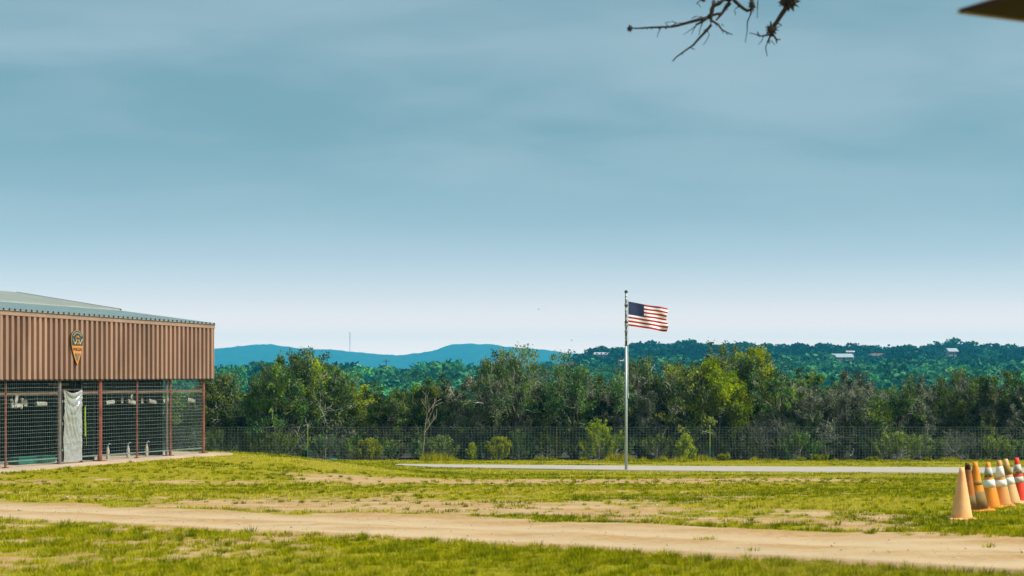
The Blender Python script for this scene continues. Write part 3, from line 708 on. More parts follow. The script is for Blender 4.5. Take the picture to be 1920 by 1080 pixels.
# things hung and stood inside the pens
def pen_things():
    S = 0.42
    def pipe(p0, q0, p1, q1, label, w=0.055, string=True):
        a = pen(p0, q0, S); b = pen(p1, q1, S); c = (a+b)/2
        root = empty('feeding_pipe', c)
        tag(root, label, 'pipe', 'white pipes hung inside the pens')
        mb = MB(); mb.tube([a-c, b-c], w, 12); mb.build('pipe', M['pvc'], root, smooth=False)
        d = (b-c)
        for t in (-0.98, -0.5, 0.0, 0.5, 0.98):
            mb = MB(); mb.tube([d*t-d*0.03, d*t+d*0.03], w*1.06, 12); mb.build('ring', M['ring'] if abs(t) > 0.9 else M['cloth'], root)
        for t in (-0.6, 0.6):
            q = d*t; mb = MB(); mb.tube([q+Vector((0, 0, w)), Vector((q.x, q.y, -0.53-c.z))], 0.004, 4); mb.build('hanger_wire', M['galv'], root)
    pipe(19, 761.5, 40, 760.5, 'white ringed pipe hung below the white cloth in the pen left of the gate')
    pipe(66.5, 757.5, 86, 757.2, 'white ringed pipe hung next to the pale card left of the gate')
    pipe(197, 755.5, 213, 753.5, 'short white pipe hung beside the thick red post')
    pipe(238, 751.5, 253.5, 755.5, 'white pipe tilted down towards the thin red post')
    pipe(277.5, 751.2, 292, 754.5, 'white pipe hung under the blue and white tubs')
    pipe(304, 753.5, 317, 748.8, 'white pipe tilted up towards the double post')
    pipe(350, 748.8, 364, 751.8, 'lone white pipe hung in the open end bay')
    def card(px, py, w, h, label):
        c = pen(px, py, S-0.1); root = empty('card', c, A_B); tag(root, label, 'card', 'pale cards in the pens')
        mb = MB(); mb.box((0, 0, 0), (w, 0.02, h)); mb.build('plate', M['paper'], root)
        mb = MB(); mb.box((0, -0.012, 0), (w*0.4, 0.006, h*0.55)); mb.build('panel', M['ring'], root)
        mb = MB(); mb.tube([(0, 0, h/2), (0, 0, -0.53-c.z)], 0.004, 4); mb.build('hanger_wire', M['galv'], root)
    card(48, 756, 0.11, 0.15, 'pale card hung between two white pipes in the pen left of the gate')
    card(229, 751, 0.09, 0.14, 'pale card hung between the two pipes beside the thick red post')
    card(266.5, 751.5, 0.09, 0.14, 'pale card hung just right of the thin red post')
    def clothh(px, py, h, w, label, m='cloth', seed=1):
        c = pen(px, py, S-0.05); U, Vv = np.meshgrid(np.linspace(-1, 1, 9), np.linspace(0, 1, 13))
        X = U*w*(0.25+0.75*np.sin(np.pi*(0.12+0.62*Vv)))+0.02*np.sin(5*Vv+seed); Y = 0.035*np.sin(U*5+seed+3*Vv); Z = h*(0.5-Vv)+0.03*np.cos(U*4+seed)*Vv
        i = np.arange(12)[:, None]*9+np.arange(8)[None, :]; F = np.stack([i, i+9, i+10, i+1], -1).reshape(-1, 4)
        me = np_mesh('hung_cloth', np.stack([X, Y, Z], -1).reshape(-1, 3), F, smooth=True); me.materials.append(M[m])
        o = link('hung_cloth', me, None, c, (0, 0, A_B)); md = o.modifiers.new('t', 'SOLIDIFY'); md.thickness = 0.008
        tag(o, label, 'cloth', 'white cloths hung in the pens')
    clothh(30, 751, 0.36, 0.06, 'pointed white cloth hung above a pipe in the pen left of the gate')
    clothh(246.5, 745, 0.16, 0.02, 'narrow white rag on the pipe near the thin red post', seed=2)
    clothh(300, 747, 0.20, 0.035, 'crumpled white rag beside the blue tubs', seed=4)
    clothh(22, 754, 0.16, 0.025, 'small white rag left of the pointed cloth', seed=5)
    clothh(41, 756, 0.26, 0.018, 'thin white strip hung at the right end of a pipe', seed=6)
    def tub(px, py, w, h, label):
        c = pen(px, py, S+0.15); root = empty('blue_tub', c, A_B); tag(root, label, 'tub', 'blue and white tubs in the pen')
        mb = MB(); mb.lathe([(w*0.42, -h/2), (w*0.5, h/2), (w*0.45, h/2), (w*0.40, -h/2+0.02)], 14); mb.build('body', M['blue'], root)
        mb = MB(); mb.lathe([(w*0.53, h*0.36), (w*0.54, h*0.5), (w*0.50, h*0.5), (w*0.50, h*0.36)], 14); mb.build('rim', M['cloth'], root)
        mb = MB(); mb.tube([(0, 0, h/2), (0, 0, -0.53-c.z)], 0.004, 4); mb.build('hanger_wire', M['galv'], root)
    tub(289, 743, 0.22, 0.24, 'larger blue tub with white rim under the top rail')
    tub(290, 759, 0.15, 0.13, 'small blue tub hung lowest of the tubs, below the white pipe')
    tub(302, 759, 0.14, 0.13, 'small blue tub hung below the pipe that tilts up')
    # lime leash
    root = empty('leash', pen(159.5, 760, S)); o = root.location.copy()
    tag(root, 'lime yellow leash hanging beside the plastic sheet', 'leash')
    mb = MB(); mb.tube([pen(159.5, 763, S)-o, pen(159.3, 790, S)-o, pen(159.8, 818, S)-o], 0.018, 6); mb.build('strap', M['leash'], root)
    mb = MB(); mb.tube([pen(159.5, 763, S)-o, pen(161.5, 759.5, S)-o, pen(163.3, 764, S)-o, pen(162.5, 800, S)-o, pen(162, 835, S)-o], 0.008, 6); mb.build('cord', M['leash'], root)
    mb = MB(); mb.tube([pen(161.5, 759.5, S)-o, Vector((pen(161.5, 759.5, S)-o).to_tuple()[:2]+(-0.53-o.z,))], 0.005, 4); mb.build('hook', M['galv'], root)
    # brooms
    def broom(px, pt, pb, label, m):
        c = pen(px, pb, S+0.3); c.z = PADZ; root = empty('broom', c, A_B); tag(root, label, 'broom')
        top = (700-pt)/3200*c.y-PADZ
        mb = MB(); mb.tube([(0, 0, 0.34), (0.02, 0.05, top+0.25)], 0.013, 8); mb.build('handle', M['rail'], root)
        mb = MB()
        rr = random.Random(3)
        for i in range(26):
            a = (i/25-0.5); mb.tube([(a*0.05, rr.uniform(-.02, .02), 0.42), (a*0.20+rr.uniform(-.01, .01), rr.uniform(-.03, .03), 0.0)], 0.007, 4)
        mb.build('bristles', m, root)
    broom(277.5, 810, 843, 'straw broom leaning in the pen right of the thin red post', M['straw'])
    # bottles on a low shelf
    def bottle(px, pyb, label):
        c = pen(px, pyb, S+0.1); c.z = PADZ; root = empty('white_bottle', c); tag(root, label, 'bottle', 'white bottles on the pen floor')
        mb = MB(); mb.lathe([(0.045, 0), (0.05, 0.02), (0.05, 0.24), (0.03, 0.31), (0.02, 0.36)], 12); mb.build('body', M['paper'], root)
        mb = MB(); mb.lathe([(0.03, 0.36), (0.03, 0.41)], 10); mb.build('cap', M['blue'], root)
        mb = MB(); mb.tube([(0.0, 0, 0.39), (0.05, 0, 0.44), (0.08, 0, 0.42)], 0.012, 6); mb.build('spout', M['cloth'], root)
    bottle(202, 846, 'white bottle on the floor next to the thick red post')
    bottle(240, 845, 'white bottle on the floor left of the thin red post')
    bottle(275, 843, 'white bottle on the floor beside the straw broom')
    # pale scoop on the mesh
    c = pen(170, 826, S); root = empty('scoop', c, A_B); tag(root, 'pale plastic scoop hung by the thick red post', 'scoop')
    mb = MB(); mb.lathe([(0.02, -0.06), (0.07, -0.05), (0.08, 0.05), (0.074, 0.05), (0.06, -0.04)], 12); mb.build('bowl', M['paper'], root)
    mb = MB(); mb.tube([(-0.06, 0, 0.04), (-0.18, 0, 0.10)], 0.013, 6); mb.build('handle', M['paper'], root)
    mb = MB(); mb.tube([(-0.17, 0, 0.10), (-0.17, 0, -0.53-c.z)], 0.004, 4); mb.build('hanger_wire', M['galv'], root)
    # dark green dog bed slabs / troughs at floor level
    c = pen(60, 862, 0.9); c.z = PADZ; root = empty('trough', c, A_B); tag(root, 'long dark green trough on the floor of the pen left of the gate', 'trough')
    M['green'] = mat('green_plastic', (0.012, 0.14, 0.10), (0.01, 0.10, 0.07), 5, 0.6)
    mb = MB(); mb.box((0, 0, 0.10), (1.5, 0.35, 0.16)); mb.build('body', M['green'], root)
    mb = MB(); mb.box((0, 0, 0.19), (1.54, 0.39, 0.025)); mb.build('rim', M['green'], root)
pen_things()

# ------------------------------------------------------------------ flagpole and flag
def build_flag():
    d = 65.0; bx = (1174-CXP)/FPX*d; gz = Hs(bx, d)
    root = empty('flagpole', (bx, d, gz)); tag(root, 'tall white metal flagpole with peeling dark upper section beside the drive', 'flagpole')
    zt = (HYP-549)/FPX*d-gz
    mb = MB(); mb.tube([(0, 0, -0.1), (0, 0, zt*0.33), (0, 0, zt*0.7)], [0.054, 0.050, 0.047], 14); mb.build('lower_pole', M['poleW'], root, smooth=True)
    mb = MB(); mb.tube([(0, 0, zt*0.7), (0, 0, zt)], [0.0455, 0.042], 14); mb.build('upper_pole', M['poleD'], root, smooth=True)
    mb = MB(); mb.lathe([(0.045, zt), (0.066, zt+0.005), (0.068, zt+0.05), (0.05, zt+0.085), (0.015, zt+0.10)], 14); mb.build('cap', M['sh_dark'], root)
    for q in (571, 573.5, 604.5, 610, 622):
        z = (HYP-q)/FPX*d-gz; mb = MB(); mb.lathe([(0.058, z-0.03), (0.062, z-0.02), (0.062, z+0.03), (0.058, z+0.04)], 14); mb.build('collar', M['black'] if q in (573.5, 604.5) else M['galv'], root)
    z1, z0 = (HYP-560)/FPX*d-gz, (HYP-742)/FPX*d-gz
    mb = MB(); mb.tube([(0.075, -0.02, z1), (0.085, -0.02, (z1+z0)/2), (0.08, -0.03, z0)], 0.006, 5); mb.build('halyard', M['cloth'], root)
    mb = MB(); mb.box((0.085, -0.02, z0), (0.04, 0.04, 0.18)); mb.build('cleat', M['cloth'], root)
    # flag cloth
    nu, nv = 56, 53; W, Hh = 1.545, 0.93
    def surf(u, v):                                                   # u along the fly, v down the hoist
        x = 0.075+W*u*0.985 + 0.03*u*np.sin(9*v+1.0)*sstep(0.8, 1, u)
        y = 0.10*u*np.sin(7.0*u+1.2*v+0.4)+0.05*np.sin(13*u-3*v)*u+0.28*u + 0.05*sstep(0.75, 1, u)*np.sin(11*v+2.0)
        zz = -Hh*v*(1-0.06*u) - 0.245*(0.75*u+0.25*np.sin(u*1.57)) + 0.016*np.sin(10*u+1.5*v)*u + 0.055*u*np.sin(v*3.14)*0.15
        zz = zz + 0.065*np.sin(5.5*u+0.5)*u*v*0.5
        return x, y, zz
    u, v = np.meshgrid(np.linspace(0, 1, nu), np.linspace(0, 1, nv)); x, y, z = surf(u, v)
    zbase = (HYP-565)/FPX*d
    V = np.stack([x, y, z], -1).reshape(-1, 3)
    i = np.arange(nv-1)[:, None]*nu+np.arange(nu-1)[None, :]; F = np.stack([i, i+nu, i+nu+1, i+1], -1).reshape(-1, 4)
    me = np_mesh('flag', V, F, smooth=True)
    row = np.repeat(np.arange(nv-1), nu-1); cc = np.tile(np.arange(nu-1), nv-1)
    stripe = row//4; mi = (stripe % 2).astype(np.int32); mi[(stripe < 7) & (cc < 0.4*(nu-1))] = 2
    for m in ('flagR', 'flagW', 'flagB'): me.materials.append(M[m])
    me.polygons.foreach_set('material_index', mi)
    fl = empty('flag', (bx, d, zbase)); tag(fl, 'red, white and blue stars and stripes flag flying from the pole', 'flag')
    link('cloth', me, fl)
    rr = 0.0135
    for r in range(9):
        for c in range(6 if r % 2 == 0 else 5):
            u0 = (0.4/12)*(1+2*c+(r % 2)); v0 = (7/13)*(r+1)/10
            mb = MB()
            for side in (-1, 1):
                pts = []
                for q in range(10):
                    a = math.pi/2+q*math.pi/5; rad = rr*(1 if q % 2 == 0 else 0.42)
                    X, Y, Z = surf(np.array(u0+rad*math.cos(a)/W), np.array(v0-rad*math.sin(a)/Hh)); pts.append((float(X), float(Y)+side*0.004, float(Z)))
                mb.add(pts, [tuple(range(10)) if side < 0 else tuple(range(9, -1, -1))])
            mb.build('star', M['star'], fl)
    mb = MB()
    for v0 in (0.0, 1.0):
        X, Y, Z = surf(np.array(0.0), np.array(v0)); mb.tube([(0.055, 0, float(Z)+(0.06 if v0 == 0 else -0.05)), (float(X), float(Y), float(Z))], 0.008, 6)
    mb.build('toggle', M['black'], fl)
    vs = [tuple(float(q) for q in surf(np.array(t[0]), np.array(t[1]))) for t in ((0, 0), (0, 0.5), (0, 1))]
    mb = MB(); mb.tube(vs, 0.012, 6); mb.build('hoist_rope', M['cloth'], fl)
build_flag()

# ------------------------------------------------------------------ wire fence
FY = 81.0
def build_fence():
    root = empty('wire_fence', (0, FY, Hs(0, FY))); z_off = -Hs(0, FY)
    tag(root, 'long square mesh wire fence on steel posts in front of the trees', 'fence')
    def gz(x): return float(base_right(np.array(FY)))+z_off
    ht = 1.60
    pos = [(-26, 'd'), (-21.5, 'd'), (-17.6, 'd'), (-13.0, 'd')]
    pos += [((577-CXP)/FPX*FY, 'g'), ((690-CXP)/FPX*FY, 'd'), ((808-CXP)/FPX*FY, 'd'), ((926-CXP)/FPX*FY, 'd'), ((1044-CXP)/FPX*FY, 't'), ((1236-CXP)/FPX*FY, 'd'),
            ((1331-CXP)/FPX*FY, 'g'), ((1433-CXP)/FPX*FY, 'd'), ((1535-CXP)/FPX*FY, 'd'), ((1634-CXP)/FPX*FY, 'd'), ((1735-CXP)/FPX*FY, 'k'), ((1840-CXP)/FPX*FY, 'd'), (25.0, 'd'), (28, 'd'), (31, 'g')]
    for x, k in pos:
        h = ht+(0.10 if k == 'g' else 0.03)
        p = empty('x'); bpy.data.objects.remove(p)
        w = 0.055 if k == 'g' else 0.035
        mb = MB(); z0 = gz(x)
        if k == 'g':
            mb.box((x, -0.03, z0+h*0.69), (w, 0.02, h*0.62)); mb.box((x, -0.012, z0+h*0.69), (0.012, 0.05, h*0.62))
            for q in range(7): mb.box((x, -0.045, z0+h*(0.42+0.08*q)), (0.02, 0.015, 0.02))
            o = mb.build('post', M['tpost'], root)
            mb = MB(); mb.box((x, -0.03, z0+h*0.18), (w, 0.02, h*0.40)); mb.box((x, -0.012, z0+h*0.18), (0.012, 0.05, h*0.40)); mb.build('post_foot', M['tpost_low'], o)
        else:
            m = M['tpost_dark'] if k != 't' else M['rail']
            mb.box((x, 0.0, z0+h/2-0.1), (w if k != 'k' else 0.06, 0.02, h+0.2)); mb.box((x, 0.018, z0+h/2-0.1), (0.012, 0.04, h+0.2)); mb.build('post', m, root)
    xs = [p[0] for p in pos]; rr = random.Random(5)
    for a, b in zip(xs[:-1], xs[1:]):
        mb = MB(); n = max(1, round((b-a)/0.15))
        for i in range(n):
            x = a+(b-a)*i/n; z = gz(x); j = rr.uniform(-0.012, 0.012)
            mb.tube([(x+j, -0.05, z+0.02), (x-j, -0.05, z+ht)], 0.0038, 3, cap=False)
        for r in range(13):
            zz = 0.03+(ht-0.03)*(r/12.0)**0.92; za = gz(a)+zz; zb = gz(b)+zz
            mb.tube([(a, -0.05, za), ((a+b)/2, -0.05, (za+zb)/2-rr.uniform(0.0, 0.02)), (b, -0.05, zb)], 0.0042 if r < 12 else 0.0055, 3, cap=False)
        o = mb.build('wire_mesh', M['fencewire'], root); o['kind'] = 'stuff'
build_fence()

# ------------------------------------------------------------------ trees
def tubes_np(P0, P1, R0, R1, sides):
    P0 = np.asarray(P0); P1 = np.asarray(P1); D = P1-P0; Ln = np.linalg.norm(D, axis=1, keepdims=True); D = D/np.maximum(Ln, 1e-6)
    ref = np.where(np.abs(D[:, 2:3]) < 0.9, np.array([[0, 0, 1.0]]), np.array([[1.0, 0, 0]]))
    A = np.cross(D, ref); A /= np.linalg.norm(A, axis=1, keepdims=True); B = np.cross(D, A)
    ang = np.arange(sides)*2*np.pi/sides; c = np.cos(ang)[None, :, None]; s = np.sin(ang)[None, :, None]
    off = A[:, None, :]*c+B[:, None, :]*s
    r0 = P0[:, None, :]+off*np.asarray(R0)[:, None, None]; r1 = P1[:, None, :]+off*np.asarray(R1)[:, None, None]
    V = np.concatenate([r0, r1], 1).reshape(-1, 3); n = len(P0); o = (np.arange(n)*2*sides)[:, None]; k = np.arange(sides)[None, :]; k2 = (k+1) % sides
    F = np.stack([o+k, o+k2, o+sides+k2, o+sides+k], -1).reshape(-1, 4)
    return V, F
def leaves_np(C, size, rs, up=0.3, tint=None, aspect=0.6):
    n = len(C); D = rs.normal(size=(n, 3)); D[:, 2] += up*2; D /= np.linalg.norm(D, axis=1, keepdims=True)
    T = rs.normal(size=(n, 3)); T -= D*(T*D).sum(1, keepdims=True); T /= np.linalg.norm(T, axis=1, keepdims=True)
    s = (size*rs.uniform(0.6, 1.4, n))[:, None]
    V = np.stack([C-D*s*0.5, C+T*s*aspect*0.5, C+D*s*0.5, C-T*s*aspect*0.5], 1).reshape(-1, 3)
    F = (np.arange(n)*4)[:, None]+np.arange(4)[None, :]
    tv = np.repeat(tint, 4) if tint is not None else None
    return V, F, tv

class Skel:
    def __init__(s, seed): s.r = random.Random(seed); s.seg = {0: [], 1: [], 2: [], 3: [], 4: []}; s.tips = []
    def branch(s, p, d, ln, rad, lev, cfg):
        r = s.r; n = cfg['nseg'][lev]; pts = [Vector(p)]; d = Vector(d).normalized(); rr = [rad]
        for i in range(n):
            w = cfg['wig'][lev]
            d = (d+Vector((r.gauss(0, w), r.gauss(0, w), r.gauss(0, w)+cfg['trop'][lev]))).normalized()
            q = pts[-1]+d*(ln/n)
            if q.z < 0.05: q.z = 0.05; d.z = abs(d.z)
            r1 = rad*(1-0.75*(i+1)/n); s.seg[lev].append((pts[-1], q, rr[-1], r1)); pts.append(q); rr.append(r1)
        if lev >= cfg['tiplev']: s.tips.append((pts[-1].copy(), d.copy(), lev)); s.tips.append((pts[-2].lerp(pts[-1], 0.3), d.copy(), lev))
        if lev < cfg['maxlev']:
            k = cfg['nch'][lev]; k = r.randint(max(1, int(k*0.75)), int(k*1.25+0.5))
            for j in range(k):
                t = cfg['start'][lev]+(1-cfg['start'][lev])*(j+r.random())/k; t = min(t, 0.999)
                i = min(int(t*n), n-1); f = t*n-i; pp = pts[i].lerp(pts[i+1], f); pd = (pts[i+1]-pts[i]).normalized()
                ax = pd.cross(Vector((r.gauss(0, 1), r.gauss(0, 1), r.gauss(0, 1)))).normalized()
                cd = Matrix.Rotation(R(r.uniform(*cfg['ang'][lev])), 3, ax) @ pd
                s.branch(pp, cd, ln*r.uniform(*cfg['len'][lev])*(1.15-0.45*t), rr[i]*0.62, lev+1, cfg)

JUN = dict(nseg=[5, 4, 3, 2], wig=[0.13, 0.20, 0.28, 0.3], trop=[0.10, 0.13, 0.05, 0.0], nch=[10, 6, 4], start=[0.12, 0.2, 0.2], ang=[(30, 70), (25, 60), (20, 60)], len=[(0.42, 0.70), (0.40, 0.62), (0.40, 0.65)], tiplev=2, maxlev=3)
OAK = dict(nseg=[5, 4, 3, 2], wig=[0.16, 0.26, 0.30, 0.3], trop=[0.08, 0.10, 0.10, 0.06], nch=[7, 6, 5], start=[0.38, 0.3, 0.25], ang=[(28, 62), (28, 62), (25, 60)], len=[(0.50, 0.78), (0.42, 0.62), (0.38, 0.6)], tiplev=2, maxlev=3)
ELM = dict(nseg=[6, 4, 3, 2], wig=[0.07, 0.12, 0.16, 0.2], trop=[0.08, 0.10, 0.08, 0.05], nch=[12, 7, 4], start=[0.30, 0.25, 0.2], ang=[(25, 52), (25, 50), (20, 50)], len=[(0.38, 0.62), (0.35, 0.55), (0.35, 0.6)], tiplev=2, maxlev=3)

def tree_variant(kind, seed):
    """returns meshes (trunk, twigs, crown) of a tree one unit tall"""
    sk = Skel(seed); r = sk.r; rs = np.random.default_rng(seed)
    cfg = {'juniper': JUN, 'oak': OAK, 'elm': ELM, 'snag': JUN}[kind]
    ns = {'juniper': r.choice([3, 4, 4]), 'oak': r.choice([2, 3]), 'elm': 1, 'snag': 3}[kind]
    for i in range(ns):
        a = 2*math.pi*(i+r.random()*0.6)/ns; lean = {'juniper': r.uniform(0.25, 0.75), 'oak': r.uniform(0.25, 0.7), 'elm': 0.08, 'snag': r.uniform(0.3, 0.9)}[kind]
        ln = {'juniper': r.uniform(0.62, 0.95), 'oak': r.uniform(0.55, 0.75), 'elm': 0.85, 'snag': r.uniform(0.5, 0.8)}[kind]
        sk.branch((0.03*math.cos(a), 0.03*math.sin(a), -0.03), (lean*math.cos(a), lean*math.sin(a), 1), ln, {'juniper': 0.022, 'oak': 0.028, 'elm': 0.022, 'snag': 0.016}[kind], 0, cfg)
    allz = max(t[0].z for t in sk.tips); sc = 1.0/max(allz, 0.3)
    def seg_mesh(levs, name, sides, rmin):
        Vs, Fs, o = [], [], 0
        for lv, sd_ in zip(levs, sides):
            sg = sk.seg[lv]
            if not sg: continue
            P0 = np.array([x[0] for x in sg]); P1 = np.array([x[1] for x in sg]); R0 = np.maximum([x[2] for x in sg], rmin); R1 = np.maximum([x[3] for x in sg], rmin)
            V, F = tubes_np(P0*sc, P1*sc, R0*sc, R1*sc, sd_)
            if sd_ == 3: F = F
            Vs.append(V); Fs.append(F+o); o += len(V)
        return np_mesh(name, np.vstack(Vs), np.vstack(Fs))
    trunk = seg_mesh([0, 1], 'trunk', [7, 5], 0.003)
    twigs = seg_mesh([2, 3], 'twigs', [4, 3], 0.0021 if kind != 'snag' else 0.002)
    crown = None
    if kind != 'snag':
        tz = np.array([t[0] for t in sk.tips])*sc; n = len(tz)
        rad = np.hypot(tz[:, 0], tz[:, 1])
        # junipers are bare inside and below, oaks and elms leafy throughout the top
        pr = {'juniper': sstep(0.16, 0.62, tz[:, 2]+0.25*rad)*0.84+0.14, 'oak': sstep(0.2, 0.5, tz[:, 2])*0.85, 'elm': sstep(0.12, 0.4, tz[:, 2])*0.95}[kind]
        clump = fbm(tz[:, 0]*6+seed, tz[:, 2]*6+tz[:, 1]*5, seed, 2)
        keep = rs.random(n) < pr*sstep(0.22, 0.5, clump+0.08)
        tz = tz[keep]; cl = clump[keep]
        # gather tips into separate clumps so that dark gaps open between them
        vs_ = {'juniper': 0.15, 'oak': 0.17, 'elm': 0.15}[kind]; key = np.floor(tz/vs_+rs.random(3)).astype(int); kk = key[:, 0]*73856093 ^ key[:, 1]*19349663 ^ key[:, 2]*83492791
        un, inv = np.unique(kk, return_inverse=True); cnt = np.bincount(inv); cen = np.stack([np.bincount(inv, tz[:, q])/cnt for q in range(3)], -1)
        pull = {'juniper': 0.34, 'oak': 0.42, 'elm': 0.25}[kind]; tz = tz*(1-pull)+cen[inv]*pull
        ct = rs.normal(0, 0.22, len(un)); cl = np.clip(cl+ct[inv], 0.05, 0.95)
        per = {'juniper': 14, 'oak': 13, 'elm': 16}[kind]
        sp = {'juniper': 0.020, 'oak': 0.026, 'elm': 0.026}[kind]
        C = np.repeat(tz, per, 0)+rs.normal(size=(len(tz)*per, 3))*sp*np.array([1, 1, 0.9])
        base = np.repeat(np.clip((cl-0.3)*1.3+rs.normal(0, 0.16, len(tz)), 0, 1), per)
        tint = np.clip(base*0.75+rs.random(len(C))*0.35-0.05, 0, 1)
        V, F, tv = leaves_np(C, {'juniper': 0.023, 'oak': 0.022, 'elm': 0.022}[kind], rs, 0.35 if kind == 'juniper' else 0.1, tint)
        crown = np_mesh('crown', V, F, tv); crown.materials.append(M[kind])
    trunk.materials.append(M['bark'] if kind != 'snag' else M['snag'])
    twigs.materials.append({'elm': M['paletwig'], 'snag': M['snag']}.get(kind, M['twig']))
    return trunk, twigs, crown

VAR = {'juniper': [tree_variant('juniper', 100+i) for i in range(7)], 'oak': [tree_variant('oak', 200+i) for i in range(5)], 'elm': [tree_variant('elm', 300+i) for i in range(3)], 'snag': [tree_variant('snag', 400+i) for i in range(4)]}

def plant_tree(kind, x, y, h, wf, label, cat, group, var, rz, sink=0.0, grey=False):
    z = Hs(x, y)-sink
    root = empty({'juniper': 'juniper_tree', 'oak': 'oak_tree', 'elm': 'elm_tree', 'snag': 'bare_shrub'}[kind], (x, y, z), rz)
    root.scale = (h*wf, h*wf, h)
    tag(root, label, cat, group)
    t, tw, c = VAR[kind][var % len(VAR[kind])]
    link('trunk', t, root); link('twigs', tw, root)['kind'] = 'stuff'
    if c:
        co = link('crown', c, root)
        if grey: co.material_slots[0].link = 'OBJECT'; co.material_slots[0].material = M['greyleaf']
    return root

def where(px):
    for lim, t in ((420, 'behind the kennel corner'), (540, 'between kennel and nearest green post'), (640, 'behind the green post near the kennel'), (735, 'beside the lime tree gap'), (830, 'around the pale leafless tree'), (905, 'behind the dull green sapling'), (1000, 'behind the yellow green bushy sapling'), (1085, 'between bushy and tallest saplings'), (1170, 'behind the tallest bright sapling'), (1260, 'just past the flagpole'), (1345, 'behind the green post past the flagpole'), (1450, 'past the flagpole-side green post'), (1560, 'behind the broad dark green shrub'), (1660, 'below the metal roofed ridge house'), (1760, 'behind the broad dark shrub'), (1860, 'below the small pale ridge house')):
        if px < lim: return t
    return 'behind the traffic cones'
LAB = {'juniper': ('dense dark juniper', 'tree', 'junipers behind the wire fence'),
       'oak': ('open live oak', 'tree', 'live oaks in the tree line'),
       'elm': ('bright yellow green elm', 'tree', 'yellow green elms in the tree line')}
FRONT = [(335, 715, 'j'), (395, 702, 'j'), (440, 682, 'j'), (485, 668, 'o'), (530, 668, 'j'), (572, 651, 'o'), (560, 672, 'e'), (612, 662, 'j'), (638, 694, 'j'), (738, 716, 'j'), (782, 700, 'j'), (818, 708, 'j'), (860, 738, 'j'), (905, 702, 'j'), (948, 662, 'o'), (985, 646, 'o'),
         (1030, 682, 'j'), (1085, 658, 'o'), (1130, 702, 'j'), (1165, 700, 'j'), (1208, 668, 'o'), (1248, 656, 'j'), (1296, 640, 'o'), (1345, 672, 'e'), (1392, 652, 'e'), (1436, 660, 'o'), (1472, 694, 'j'), (1520, 716, 'j'), (1562, 702, 'j'), (1612, 696, 'j'), (1662, 702, 'j'),
         (1706, 705, 'j'), (1746, 708, 'j'), (1786, 691, 'j'), (1834, 722, 'j'), (1876, 697, 'j'), (1920, 696, 'j'), (1968, 702, 'j'), (2020, 690, 'j'), (2075, 700, 'o')]
GREY = (1520, 1562, 1612, 1706, 1746, 1876, 905, 1165)
KN = {'j': 'juniper', 'o': 'oak', 'e': 'elm'}
